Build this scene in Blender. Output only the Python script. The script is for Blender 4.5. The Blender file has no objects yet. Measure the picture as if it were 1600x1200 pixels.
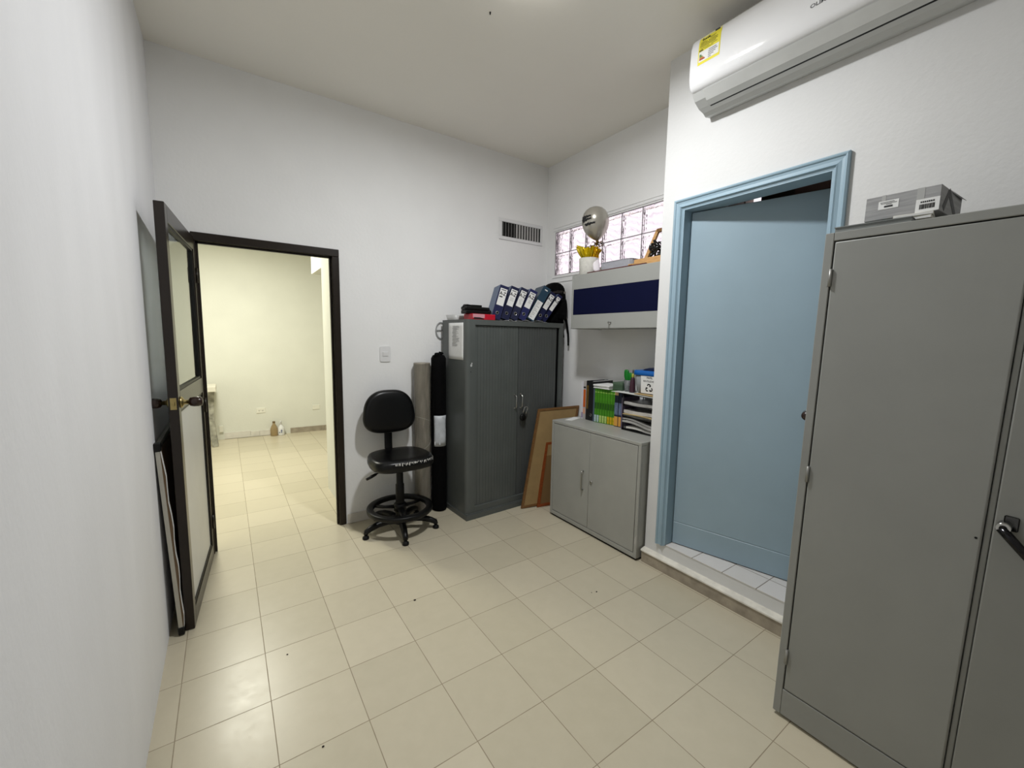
import bpy, bmesh, math, random
from mathutils import Vector, Matrix
random.seed(7)
SC = bpy.context.scene
COL = SC.collection
PI = math.pi

# ------------------------------------------------------------------ camera
cam_d = bpy.data.cameras.new('camera')
cam = bpy.data.objects.new('camera', cam_d)
COL.objects.link(cam)
SC.camera = cam
YAW, PITCH, ROLL = 0.605398, 0.110970, -0.016239
cam_d.sensor_width = 36.0
cam_d.lens = 647.68 / 1600 * 36
cam_d.clip_start = 0.01
_f = Vector((math.sin(YAW) * math.cos(PITCH), math.cos(YAW) * math.cos(PITCH), -math.sin(PITCH)))
_r = Vector((math.cos(YAW), -math.sin(YAW), 0))
_d = _f.cross(_r)
_r2 = math.cos(ROLL) * _r + math.sin(ROLL) * _d
_d2 = -math.sin(ROLL) * _r + math.cos(ROLL) * _d
_m = Matrix((_r2, -_d2, -_f)).transposed().to_4x4()
_m.translation = Vector((0.240, -1.6137, 1.5987))
cam.matrix_world = _m

# ------------------------------------------------------------------ world, exposure, lamps
SC.view_settings.view_transform = 'Standard'
SC.view_settings.look = 'None'
SC.view_settings.gamma = 1.0
SC.view_settings.use_curve_mapping = False
SC.view_settings.exposure = 0.0
w = bpy.data.worlds.new('daylight')
SC.world = w
w.use_nodes = True
w.node_tree.nodes['Background'].inputs[0].default_value = (1.0, 0.93, 0.97, 1)
w.node_tree.nodes['Background'].inputs[1].default_value = 1.25


def area(name, loc, size, power, color, rot=(0, 0, 0), shape='DISK', spread=PI):
    d = bpy.data.lights.new(name, 'AREA')
    d.shape = shape
    d.size = size
    d.energy = power
    d.color = color
    d.spread = spread
    o = bpy.data.objects.new(name, d)
    o.location = loc
    o.rotation_euler = rot
    COL.objects.link(o)
    return o


LAMP = (1.53, 0.09, 3.294)
area('panel_lamp_light', LAMP, 0.20, 44, (0.97, 0.985, 1.0))
area('next_room_light', (0.12, 3.95, 2.95), 0.6, 88, (1.0, 0.99, 0.86))


# ------------------------------------------------------------------ materials
def lin(c):
    return tuple(((v / 255) / 12.92 if v / 255 <= 0.04045 else ((v / 255 + 0.055) / 1.055) ** 2.4) for v in c)


MATS = {}


def mat(name, rgb, rough=0.5, metal=0.0, var=0.06, nscale=6.0, bump=0.0, bscale=60.0, spec=0.5, trans=0.0,
        alpha=1.0, coat=0.0, stretch=None, ior=1.45):
    if name in MATS:
        return MATS[name]
    m = bpy.data.materials.new(name)
    m.use_nodes = True
    nt = m.node_tree
    b = nt.nodes['Principled BSDF']
    c = lin(rgb)
    b.inputs['Roughness'].default_value = rough
    b.inputs['Metallic'].default_value = metal
    b.inputs['Specular IOR Level'].default_value = spec
    b.inputs['Transmission Weight'].default_value = trans
    b.inputs['Coat Weight'].default_value = coat
    b.inputs['Alpha'].default_value = alpha
    b.inputs['IOR'].default_value = ior
    tc = nt.nodes.new('ShaderNodeTexCoord')
    src = tc.outputs['Object']
    if stretch:
        mp = nt.nodes.new('ShaderNodeMapping')
        mp.inputs['Scale'].default_value = stretch
        nt.links.new(src, mp.inputs['Vector'])
        src = mp.outputs['Vector']
    n = nt.nodes.new('ShaderNodeTexNoise')
    n.inputs['Scale'].default_value = nscale
    n.inputs['Detail'].default_value = 5
    nt.links.new(src, n.inputs['Vector'])
    r = nt.nodes.new('ShaderNodeValToRGB')
    r.color_ramp.elements[0].position = 0.3
    r.color_ramp.elements[1].position = 0.7
    r.color_ramp.elements[0].color = (*[v * (1 - var) for v in c], 1)
    r.color_ramp.elements[1].color = (*[min(1, v * (1 + var)) for v in c], 1)
    nt.links.new(n.outputs['Fac'], r.inputs['Fac'])
    nt.links.new(r.outputs['Color'], b.inputs['Base Color'])
    if bump:
        n2 = nt.nodes.new('ShaderNodeTexNoise')
        n2.inputs['Scale'].default_value = bscale
        n2.inputs['Detail'].default_value = 4
        nt.links.new(src, n2.inputs['Vector'])
        bp = nt.nodes.new('ShaderNodeBump')
        bp.inputs['Strength'].default_value = bump
        bp.inputs['Distance'].default_value = 0.01
        nt.links.new(n2.outputs['Fac'], bp.inputs['Height'])
        nt.links.new(bp.outputs['Normal'], b.inputs['Normal'])
    MATS[name] = m
    return m


def tile_mat(name, size, tile, grout, rough, width=0.0022, off=(0, 0), var=0.05, axes=('X', 'Y')):
    m = bpy.data.materials.new(name)
    m.use_nodes = True
    nt = m.node_tree
    N = nt.nodes.new
    L = nt.links.new
    b = nt.nodes['Principled BSDF']
    g = N('ShaderNodeNewGeometry')
    s = N('ShaderNodeSeparateXYZ')
    L(g.outputs['Position'], s.inputs[0])

    def M(op, a, bb=None):
        x = N('ShaderNodeMath')
        x.operation = op
        for i, v in enumerate((a, bb)):
            if v is None:
                continue
            if isinstance(v, (int, float)):
                x.inputs[i].default_value = v
            else:
                L(v, x.inputs[i])
        return x.outputs[0]
    ds, cells = [], []
    for k, ax in enumerate(axes):
        p = M('SUBTRACT', s.outputs[ax], off[k])
        ds.append(M('PINGPONG', p, size / 2))
        cells.append(M('FLOOR', M('DIVIDE', p, size)))
    dist = M('MINIMUM', ds[0], ds[1])
    nz = N('ShaderNodeTexNoise')
    nz.inputs['Scale'].default_value = 9
    nz.inputs['Detail'].default_value = 6
    L(g.outputs['Position'], nz.inputs['Vector'])
    wob = M('ADD', M('MULTIPLY', nz.outputs['Fac'], width * 1.2), width * 0.4)
    line = M('LESS_THAN', dist, wob)
    cv = N('ShaderNodeCombineXYZ')
    L(cells[0], cv.inputs[0])
    L(cells[1], cv.inputs[1])
    wn = N('ShaderNodeTexWhiteNoise')
    wn.noise_dimensions = '3D'
    L(cv.outputs[0], wn.inputs['Vector'])
    n1 = N('ShaderNodeTexNoise')
    n1.inputs['Scale'].default_value = 14
    n1.inputs['Detail'].default_value = 8
    n1.inputs['Roughness'].default_value = 0.65
    L(g.outputs['Position'], n1.inputs['Vector'])
    f = M('ADD', M('MULTIPLY', wn.outputs['Value'], 0.55), M('MULTIPLY', n1.outputs['Fac'], 0.6))
    r = N('ShaderNodeValToRGB')
    r.color_ramp.elements[0].position = 0.1
    r.color_ramp.elements[1].position = 0.9
    t = lin(tile)
    r.color_ramp.elements[0].color = (t[0] * (1 - var), t[1] * (1 - var), t[2] * (1 - var * 1.3), 1)
    r.color_ramp.elements[1].color = (t[0] * (1 + var), t[1] * (1 + var), t[2] * (1 + var), 1)
    L(f, r.inputs['Fac'])
    mx = N('ShaderNodeMix')
    mx.data_type = 'RGBA'
    L(line, mx.inputs['Factor'])
    L(r.outputs['Color'], mx.inputs[6])
    mx.inputs[7].default_value = (*lin(grout), 1)
    L(mx.outputs[2], b.inputs['Base Color'])
    rr = M('ADD', M('MULTIPLY', n1.outputs['Fac'], 0.16), rough - 0.08)
    rr = M('ADD', rr, M('MULTIPLY', line, 0.4))
    L(rr, b.inputs['Roughness'])
    bp = N('ShaderNodeBump')
    bp.inputs['Strength'].default_value = 0.35
    bp.inputs['Distance'].default_value = 0.003
    h = M('SUBTRACT', M('MULTIPLY', n1.outputs['Fac'], 0.12), M('MULTIPLY', line, 0.6))
    L(h, bp.inputs['Height'])
    L(bp.outputs['Normal'], b.inputs['Normal'])
    MATS[name] = m
    return m


def emit(name, rgb, strength):
    m = bpy.data.materials.new(name)
    m.use_nodes = True
    nt = m.node_tree
    nt.nodes.remove(nt.nodes['Principled BSDF'])
    e = nt.nodes.new('ShaderNodeEmission')
    e.inputs[0].default_value = (*lin(rgb), 1)
    e.inputs[1].default_value = strength
    nt.links.new(e.outputs[0], nt.nodes['Material Output'].inputs[0])
    MATS[name] = m
    return m


WALL = mat('white_wall_paint', (238, 238, 237), 0.7, spec=0.3, var=0.02, nscale=2.5, bump=0.12, bscale=45)
WALLL = mat('scuffed_wall_paint', (234, 234, 236), 0.65, spec=0.3, var=0.03, nscale=2.2, bump=0.12, bscale=45, stretch=(1, 2.0, 0.6))
CEIL = mat('ceiling_paint', (242, 239, 231), 0.7, var=0.015, nscale=2, bump=0.05)
WALLN = mat('next_room_paint', (221, 221, 211), 0.6, var=0.025, nscale=3, bump=0.1)
FLOOR = tile_mat('beige_floor_tile', 0.33, (195, 186, 164), (146, 133, 111), 0.32, width=0.0017, var=0.085)
FLOOR2 = tile_mat('white_threshold_tile', 0.20, (216, 212, 208), (130, 120, 110), 0.4, off=(0.05, 0.02))
SKIRT = mat('skirting_tile', (158, 148, 132), 0.5, var=0.22, nscale=14)
SKIRTW = mat('painted_skirting', (214, 210, 202), 0.6, var=0.1, nscale=10)
BROWN = mat('dark_bronze_metal', (30, 21, 13), 0.28, metal=0.2, var=0.15, nscale=5, spec=0.6)
BLUE = mat('blue_door_paint', (148, 172, 186), 0.42, var=0.03, nscale=4, bump=0.03, bscale=30)
BLUEW = mat('blue_door_leaf_paint', (147, 168, 180), 0.38, var=0.04, nscale=3, bump=0.03, bscale=30)
GREY = mat('grey_cabinet_enamel', (141, 142, 138), 0.42, var=0.03, nscale=5, bump=0.02, bscale=200)
GREYL = mat('light_grey_cabinet_enamel', (160, 160, 154), 0.42, var=0.04, nscale=6, bump=0.02, bscale=200)
GREYW = mat('pale_grey_laminate', (156, 157, 153), 0.45, var=0.02)
DARKG = mat('charcoal_cabinet_enamel', (86, 90, 88), 0.36, var=0.07, nscale=5)
NAVY = mat('navy_panel', (4, 9, 44), 0.75, var=0.05, spec=0.15)
CHROME = mat('chrome', (200, 200, 198), 0.15, metal=1.0, var=0.03)
STEEL = mat('brushed_steel', (165, 165, 160), 0.35, metal=1.0, var=0.05)
BRASS = mat('aged_brass', (168, 150, 100), 0.3, metal=1.0, var=0.12, nscale=30)
BLACK = mat('black_plastic', (9, 9, 9), 0.38, var=0.1, spec=0.35)
LEATHER = mat('black_vinyl', (4, 4, 5), 0.33, var=0.1, bump=0.04, bscale=120, spec=0.4)
FABRIC = mat('black_cloth', (4, 4, 5), 0.9, var=0.2, bump=0.4, bscale=40, spec=0.15)
WHITEP = mat('white_plastic', (226, 226, 226), 0.3, var=0.01, coat=0.3)
ACW = mat('glossy_white_plastic', (230, 230, 231), 0.07, var=0.01, coat=0.6)
ACG = mat('grey_white_plastic', (196, 197, 195), 0.4, var=0.01)
PAPER = mat('white_paper', (228, 228, 226), 0.7, var=0.03, nscale=20)
PAPERG = mat('grey_paper', (176, 174, 170), 0.6, var=0.15, nscale=12)
INK = mat('black_ink', (22, 22, 24), 0.6)
INKG = mat('grey_ink', (120, 120, 122), 0.6)
YELLOW = mat('yellow_label', (226, 214, 60), 0.5, var=0.04)
WOOD = mat('pale_wood', (190, 148, 96), 0.5, var=0.15, nscale=8, stretch=(2, 2, 14))
WOODB = mat('brown_wood', (118, 84, 48), 0.5, var=0.18, nscale=10, stretch=(3, 3, 14))
WOODR = mat('orange_wood', (132, 66, 28), 0.45, var=0.2, nscale=10, stretch=(3, 3, 14))
HARDB = mat('hardboard', (152, 126, 84), 0.7, var=0.08, nscale=12)
ALU = mat('aluminium', (188, 186, 178), 0.4, metal=0.7, var=0.05)
GLASS = mat('window_glass', (235, 242, 236), 0.02, trans=1.0, ior=1.45, var=0.0)
CLEAR = mat('clear_plastic', (235, 238, 240), 0.12, trans=0.85, ior=1.3, var=0.03)


# ------------------------------------------------------------------ mesh builder
class B:
    def __init__(self):
        self.bm = bmesh.new()
        self.mi = 0
        self.M = Matrix.Identity(4)

    def use(self, M):
        self.M = M
        return self

    def v(self, p):
        return self.bm.verts.new(self.M @ Vector(p))

    def face(self, vs, smooth=False):
        try:
            f = self.bm.faces.new(vs)
        except ValueError:
            return
        f.material_index = self.mi
        f.smooth = smooth
        return f

    def box(self, x0, x1, y0, y1, z0, z1, bev=0.0, seg=1):
        x0, x1 = sorted((x0, x1))
        y0, y1 = sorted((y0, y1))
        z0, z1 = sorted((z0, z1))
        p = [(x0, y0, z0), (x1, y0, z0), (x1, y1, z0), (x0, y1, z0), (x0, y0, z1), (x1, y0, z1), (x1, y1, z1), (x0, y1, z1)]
        v = [self.v(q) for q in p]
        fs = [self.face([v[i] for i in q]) for q in
              ((0, 3, 2, 1), (4, 5, 6, 7), (0, 1, 5, 4), (1, 2, 6, 5), (2, 3, 7, 6), (3, 0, 4, 7))]
        if bev > 0:
            es = {e for f in fs for e in f.edges}
            r = bmesh.ops.bevel(self.bm, geom=list(es), offset=bev, segments=seg, affect='EDGES', profile=0.5)
            for f in r['faces']:
                f.material_index = self.mi
                f.smooth = seg > 1
        return self

    def ring_loft(self, rings, closed=True, caps=True, smooth=True, loop=False):
        vr = [[self.v(p) for p in ring] for ring in rings]
        n = len(vr[0])
        pairs = list(zip(vr[:-1], vr[1:]))
        if loop:
            pairs.append((vr[-1], vr[0]))
        for a, b in pairs:
            for i in range(n if closed else n - 1):
                j = (i + 1) % n
                self.face([a[i], a[j], b[j], b[i]], smooth)
        if caps and not loop:
            self.face(list(reversed(vr[0])))
            self.face(vr[-1])
        return self

    def lathe(self, prof, n=24, c=(0, 0, 0), smooth=True, caps=True):
        rings = [[(c[0] + r * math.cos(2 * PI * k / n), c[1] + r * math.sin(2 * PI * k / n), c[2] + z) for k in range(n)]
                 for r, z in prof]
        return self.ring_loft(rings, caps=caps, smooth=smooth)

    def cyl(self, p0, p1, r0, r1=None, n=16, smooth=True):
        r1 = r0 if r1 is None else r1
        return self.tube([p0, p1], [r0, r1], n, smooth)

    def tube(self, pts, r, n=10, smooth=True, flat=1.0, loop=False, up=None):
        pts = [Vector(p) for p in pts]
        rs = r if isinstance(r, (list, tuple)) else [r] * len(pts)
        rings = []
        prev = None
        for i, p in enumerate(pts):
            if loop:
                t = pts[(i + 1) % len(pts)] - pts[i - 1]
            else:
                t = pts[min(i + 1, len(pts) - 1)] - pts[max(i - 1, 0)]
            t.normalize()
            if prev is None:
                a = Vector(up) if up else (Vector((0, 0, 1)) if abs(t.z) < 0.9 else Vector((1, 0, 0)))
            else:
                a = prev
            s = (a - t * a.dot(t)).normalized()
            prev = s
            q = t.cross(s)
            rings.append([p + s * (rs[i] * math.cos(2 * PI * k / n) * flat) + q * (rs[i] * math.sin(2 * PI * k / n)) for k in range(n)])
        return self.ring_loft(rings, smooth=smooth, loop=loop)

    def prism(self, poly, axis, a, b, smooth=False):
        """poly: 2-D outline; axis 'x': (y,z), 'y': (x,z), 'z': (x,y)"""
        def P(u, v, w):
            return {'x': (w, u, v), 'y': (u, w, v), 'z': (u, v, w)}[axis]
        return self.ring_loft([[P(u, v, a) for u, v in poly], [P(u, v, b) for u, v in poly]], smooth=smooth)

    def sphere(self, c, r, n=16, m=10, sc=(1, 1, 1)):
        rings = []
        for i in range(m + 1):
            t = PI * (0.004 + 0.992 * i / m)
            rings.append([(c[0] + sc[0] * r * math.sin(t) * math.cos(2 * PI * k / n), c[1] + sc[1] * r * math.sin(t) * math.sin(2 * PI * k / n),
                           c[2] - sc[2] * r * math.cos(t)) for k in range(n)])
        return self.ring_loft(rings)

    def sheet(self, nx, ny, fn, thick=0.001):
        top = [[Vector(fn(i / nx, j / ny)) for j in range(ny + 1)] for i in range(nx + 1)]
        vt = [[self.v(p) for p in row] for row in top]
        vb = [[self.v(p - Vector((0, 0, thick))) for p in row] for row in top]
        for i in range(nx):
            for j in range(ny):
                self.face([vt[i][j], vt[i + 1][j], vt[i + 1][j + 1], vt[i][j + 1]], True)
                self.face([vb[i][j], vb[i][j + 1], vb[i + 1][j + 1], vb[i + 1][j]], True)
        for i in range(nx):
            self.face([vt[i][0], vb[i][0], vb[i + 1][0], vt[i + 1][0]])
            self.face([vt[i][ny], vt[i + 1][ny], vb[i + 1][ny], vb[i][ny]])
        for j in range(ny):
            self.face([vt[0][j], vt[0][j + 1], vb[0][j + 1], vb[0][j]])
            self.face([vt[nx][j], vb[nx][j], vb[nx][j + 1], vt[nx][j + 1]])
        return self


INV = {}


def inv_of(o):
    while o is not None and o.name not in INV:
        o = o.parent
    return INV[o.name] if o is not None else Matrix.Identity(4)


def make(name, b, m, parent=None, world=True):
    me = bpy.data.meshes.new(name)
    bmesh.ops.recalc_face_normals(b.bm, faces=b.bm.faces[:])
    if world and parent is not None:
        b.bm.transform(inv_of(parent))
    b.bm.to_mesh(me)
    b.bm.free()
    for x in (m if isinstance(m, (list, tuple)) else [m]):
        me.materials.append(x)
    o = bpy.data.objects.new(name, me)
    COL.objects.link(o)
    if parent is not None:
        o.parent = parent
    return o


def tag(o, label, cat=None, group=None, kind=None):
    if label:
        o['label'] = label
    if cat:
        o['category'] = cat
    if group:
        o['group'] = group
    if kind:
        o['kind'] = kind
    return o


def thing(name, label, cat, loc=(0, 0, 0), rot=(0, 0, 0), group=None, kind=None):
    o = bpy.data.objects.new(name, None)
    o.empty_display_size = 0.05
    COL.objects.link(o)
    o.location = loc
    o.rotation_euler = rot
    from mathutils import Euler
    INV[o.name] = (Matrix.Translation(Vector(loc)) @ Euler(rot).to_matrix().to_4x4()).inverted()
    return tag(o, label, cat, group, kind)


def struct(name, b, m, label=None, parent=None):
    o = make(name, b, m, parent)
    if parent is None:
        o['kind'] = 'structure'
        if label:
            o['label'] = label
    return o


def text(name, s, size, m, M, parent, depth=0.0004, world=True, sx=1.0, align='CENTER', bold=0.0):
    c = bpy.data.curves.new(name, 'FONT')
    c.body = s
    c.size = size
    c.extrude = depth
    c.offset = bold
    c.align_x = align
    c.align_y = 'CENTER'
    c.resolution_u = 3
    t = bpy.data.objects.new(name + '_tmp', c)
    COL.objects.link(t)
    dg = bpy.context.evaluated_depsgraph_get()
    me = bpy.data.meshes.new_from_object(t.evaluated_get(dg))
    bpy.data.objects.remove(t)
    me.name = name
    me.transform(Matrix.Scale(sx, 4, (1, 0, 0)))
    me.transform(M)
    if world and parent is not None:
        me.transform(inv_of(parent))
    me.materials.clear()
    me.materials.append(m)
    o = bpy.data.objects.new(name, me)
    COL.objects.link(o)
    o.parent = parent
    return o


def frame_M(origin, right, up):
    r = Vector(right).normalized()
    u = Vector(up).normalized()
    n = r.cross(u)
    M = Matrix((r, u, n)).transposed().to_4x4()
    M.translation = Vector(origin)
    return M


def superell(a, b, e, n=40, cx=0, cy=0):
    out = []
    for k in range(n):
        t = 2 * PI * k / n
        c, s = math.cos(t), math.sin(t)
        out.append((cx + a * math.copysign(abs(c) ** (2 / e), c), cy + b * math.copysign(abs(s) ** (2 / e), s)))
    return out


# ================================================================== SETTING
XL, YB, XD, XA, ZC = -0.078, 1.957, 2.69, 3.135, 3.38   # left wall, back wall, blue-door wall, alcove wall, ceiling
YR = -2.08                                             # wall behind the camera
YC = 0.19                                              # corner where the alcove begins

struct('floor', B().box(-1.75, 3.40, -2.3, 6.2, -0.12, 0.0), FLOOR, 'beige square tile floor running on through the doorway')
struct('ceiling', B().box(-1.9, 4.6, -2.3, 6.3, ZC, ZC + 0.1), CEIL, 'plain off white ceiling of the office')
struct('wall_left', B().box(XL - 0.15, XL, YR, YB, 0, ZC), WALLL, 'plain white wall on the left, with faint scuffs')
b = B()
b.box(-1.75, 0.085, YB, YB + 0.14, 0, ZC)
b.box(1.018, 3.34, YB, YB + 0.14, 0, ZC)
b.box(0.085, 1.018, YB, YB + 0.14, 2.268, ZC)
struct('wall_back', b, WALL, 'white wall with the open brown doorway')
# alcove wall with glass-block opening
WY0, WY1, WZ0, WZ1 = 0.275, 1.815, 2.254, 2.694
b = B()
b.box(XA, XA + 0.05, YC, YB, 0, WZ0)
b.box(XA, XA + 0.05, YC, YB, WZ1, ZC)
b.box(XA, XA + 0.05, YC, WY0, WZ0, WZ1)
b.box(XA, XA + 0.05, WY1, YB, WZ0, WZ1)
struct('wall_alcove', b, WALL, 'white alcove wall below and above the glass blocks')
# blue-door wall
DY0, DY1, DZ0, DZ1 = -0.770, 0.034, 0.187, 2.432
b = B()
b.box(XD, XD + 0.12, DY1, YC, 0, ZC)
b.box(XD + 0.12, XA + 0.14, YC - 0.12, YC, 0, ZC)
b.box(XD, XD + 0.12, YR, DY0, 0, ZC)
b.box(XD, XD + 0.12, DY0, DY1, DZ1, ZC)
b.box(XD, XD + 0.02, DY0, DY1, 0, DZ0 - 0.006)
struct('wall_right', b, mat('right_wall_paint_dimmed', (218, 218, 217), 0.6, spec=0.35, var=0.02, nscale=2.5, bump=0.12, bscale=45), 'white wall around the blue door')  # white paint darkened on this wall to hold down the lamp's bright patch
struct('wall_front', B().box(-0.3, XD + 0.12, YR - 0.12, YR, 0, ZC), mat('front_wall_bounce_grey', (196, 194, 190), 0.7), 'unseen wall behind the viewpoint, greyed to weaken its bounce')  # unseen wall, greyed so less light bounces onto the near floor
# bathroom step and room behind the blue door
struct('floor_bathroom', B().box(XD + 0.02, 3.62, -2.2, YC - 0.12, 0.0, DZ0).box(XD - 0.003, XD + 0.02, DY0 + 0.012, DY1 - 0.012, DZ0 - 0.005, DZ0 + 0.0005), FLOOR2, 'white tiled step behind the blue door')
b = B()
b.box(3.5, 3.62, -2.2, -0.046, DZ0, ZC)
b.box(3.5, 3.62, 0.066, YC, DZ0, ZC)
b.box(3.5, 3.62, -0.046, 0.066, DZ0, 2.56)
b.box(3.5, 3.62, -0.046, 0.066, 2.80, ZC)
b.box(3.275, 3.62, YC - 0.12, YC, DZ0, ZC)
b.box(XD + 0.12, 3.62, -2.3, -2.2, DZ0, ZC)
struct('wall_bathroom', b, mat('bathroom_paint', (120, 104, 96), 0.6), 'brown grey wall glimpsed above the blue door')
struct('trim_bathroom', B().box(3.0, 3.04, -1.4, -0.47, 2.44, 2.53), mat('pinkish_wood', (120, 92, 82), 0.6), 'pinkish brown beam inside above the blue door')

# baseboards and kerb
b = B()
b.box(1.03, 1.9, YB - 0.012, YB, 0, 0.085, 0.003)
struct('baseboard_back', b, SKIRTW, 'white painted skirting at the foot of the back wall')
b = B()
b.box(2.655, XD, -2.05, YC, 0, 0.082)
struct('baseboard_right', b, SKIRT, 'worn beige tile skirting below the blue door')
b = B()
b.prism([(2.648, 0.0815), (2.649, 0.090), (2.656, 0.095), (XD + 0.004, 0.104), (XD + 0.004, 0.0815)], 'y', -2.05, YC + 0.004)
struct('trim_kerb', b, mat('flaking_white_paint', (222, 218, 206), 0.6, var=0.12, nscale=16, bump=0.5, bscale=25), 'flaking white paint lip above the tile skirting')

# ---- next room
b = B()
# back wall, slightly out of square
b.prism([(-1.9, 6.02), (1.55, 5.84), (2.9, 5.77), (2.9, 6.1), (-1.9, 6.2)], 'z', 0, 3.0)
struct('wall_next_room', b, WALLN, 'cream lit far wall of the next room')
struct('wall_next_left', B().box(-1.87, -1.75, 1.9, 6.2, 0, ZC), WALLN, 'hidden left wall of the next room')
struct('wall_next_right', B().box(2.78, 2.9, 2.05, 6.2, 0, ZC), WALLN, 'right wall of the next room')
struct('wall_pier', B().box(1.062, 1.30, YB + 0.14, 2.93, 0, 3.0), WALLN, 'short white wall end just beyond the doorway')
struct('trim_beam', B().box(1.085, 1.30, 2.93, 3.62, 2.277, 3.0), WALLN, 'short beam end at the top of the pier')
struct('ceiling_next_room', B().box(-1.75, 2.78, YB + 0.14, 6.1, 3.0, 3.05), WALLN, 'ceiling of the next room')


def bwy(x):
    return 6.02 - (x + 1.9) * (0.18 / 3.45)


b = B()
for x0, x1 in ((1.05, 1.55), (1.555, 2.3)):
    b.prism([(x0, bwy(x0) - 0.014), (x1, bwy(x1) - 0.014), (x1, bwy(x1) + 0.002), (x0, bwy(x0) + 0.002)], 'z', 0, 0.085)
struct('baseboard_next_room', b, SKIRT, 'beige tile skirting in the corner of the next room')
b = B()
for x0, x1, h in ((0.17, 0.50, 0.10), (0.505, 0.62, 0.085), (0.625, 0.80, 0.09)):
    b.prism([(x0, bwy(x0) - 0.014), (x1, bwy(x1) - 0.014), (x1, bwy(x1) + 0.002), (x0, bwy(x0) + 0.002)], 'z', 0.006, h)
struct('trim_skirting_next_room', b, SKIRTW, 'white painted patchy skirting in the next room')

# ---- brown door
d1 = thing('door_1', 'open dark brown metal framed door with glass upper pane', None, (0.09, YB, 0), kind='structure')
b = B()
for x0, x1 in ((0.085, 0.108), (0.966, 1.018)):
    b.box(x0, x1, YB - 0.012, YB + 0.06, 0.004, 2.212, 0.003)
    xi = x1 - 0.012 if x0 < 0.5 else x0 - 0.014
    b.box(xi, xi + 0.026, YB + 0.03, YB + 0.055, 0.004, 2.21)
b.box(0.085, 1.018, YB - 0.012, YB + 0.06, 2.212, 2.268, 0.003)
b.box(0.1, 1.0, YB + 0.03, YB + 0.055, 2.20, 2.215)
make('door_frame', b, BROWN, d1)
# leaf in its own local frame: x from latch (0) to hinge, y = thickness (right face at 0), z up
LP0, LP1 = Vector((0.031, 1.07, 0)), Vector((0.103, 1.940, 0))
LD = (LP1 - LP0).normalized()
LW = (LP1 - LP0).length
LM = Matrix(((LD.x, -LD.y, 0, LP0.x), (LD.y, LD.x, 0, LP0.y), (0, 0, 1, 0), (0, 0, 0, 1)))
T = 0.042
b = B().use(LM)
zt = 2.228
b.box(0, 0.058, 0, T, 0.004, zt, 0.002)
b.box(LW - 0.045, LW, 0, T, 0.004, zt, 0.002)
b.box(0.058, LW - 0.045, 0, T, zt - 0.085, zt, 0.002)
b.box(0.058, LW - 0.045, 0, T, 1.195, 1.295, 0.002)
b.box(0.058, LW - 0.045, 0, T, 0.004, 0.095, 0.002)
leaf = make('door_leaf_frame', b, BROWN, d1)
b = B().use(LM)
g = 0.014
for z0, z1 in ((1.295, 2.143), (0.095, 1.195)):
    b.box(0.058, 0.058 + g, 0.006, T - 0.006, z0, z1)
    b.box(LW - 0.045 - g, LW - 0.045, 0.006, T - 0.006, z0, z1)
    b.box(0.058 + g, LW - 0.045 - g, 0.006, T - 0.006, z1 - g, z1)
    b.box(0.058 + g, LW - 0.045 - g, 0.006, T - 0.006, z0, z0 + g)
make('glazing_bead', b, mat('black_rubber', (14, 14, 13), 0.45), d1)
make('glass_pane', B().use(LM).box(0.058 + g, LW - 0.045 - g, 0.016, 0.021, 1.309, 2.129), GLASS, d1)['label'] = 'clear glass upper pane'
pn = make('lower_panel', B().use(LM).box(0.058 + g, LW - 0.045 - g, 0.012, 0.030, 0.109, 1.181), mat('white_door_panel', (206, 206, 204), 0.35, var=0.03), d1)
pn['label'] = 'white lower panel'
kz, ku = 1.237, 0.055


def knob(side):
    prof = [(0.030, 0.0), (0.030, 0.004), (0.024, 0.010), (0.012, 0.016), (0.010, 0.036)]
    R = LM @ Matrix.Translation((ku, 0 if side < 0 else T, kz)) @ Matrix.Rotation(PI / 2 if side < 0 else -PI / 2, 4, 'X')
    bb = B().use(R)
    bb.lathe(prof, 20)
    k = make('knob_rose', bb, BRASS, d1)
    bb = B().use(R)
    bb.lathe([(0.012, 0.034), (0.022, 0.040), (0.026, 0.055), (0.026, 0.075), (0.022, 0.090), (0.010, 0.094)], 20)
    make('knob', bb, mat('dark_brown_knob', (44, 26, 18), 0.25, spec=0.6), k)


knob(-1)
knob(1)
b = B().use(LM)
b.box(-0.002, 0.001, 0.008, T - 0.008, kz - 0.03, kz + 0.03)
b.box(-0.008, 0.0, 0.014, T - 0.016, kz - 0.01, kz + 0.01, 0.002)
make('latch_plate', b, BRASS, d1)
b = B()
for z in (0.25, 1.1, 1.98):
    b.cyl((0.108, YB - 0.014, z - 0.05), (0.108, YB - 0.014, z + 0.05), 0.007, n=10)
make('hinge', b, BROWN, d1)

# ---- blue door
d2 = thing('door_2', 'pale blue door standing slightly ajar in a moulded blue frame', None, (XD, -0.37, DZ0), kind='structure')
prof = [(0.0, 0.0), (0.0, 0.018), (0.008, 0.024), (0.014, 0.022), (0.018, 0.016), (0.030, 0.014), (0.044, 0.018), (0.050, 0.022), (0.054, 0.015), (0.057, 0.010), (0.062, 0.010), (0.062, 0.0)]
b = B()
wc = 0.062
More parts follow.
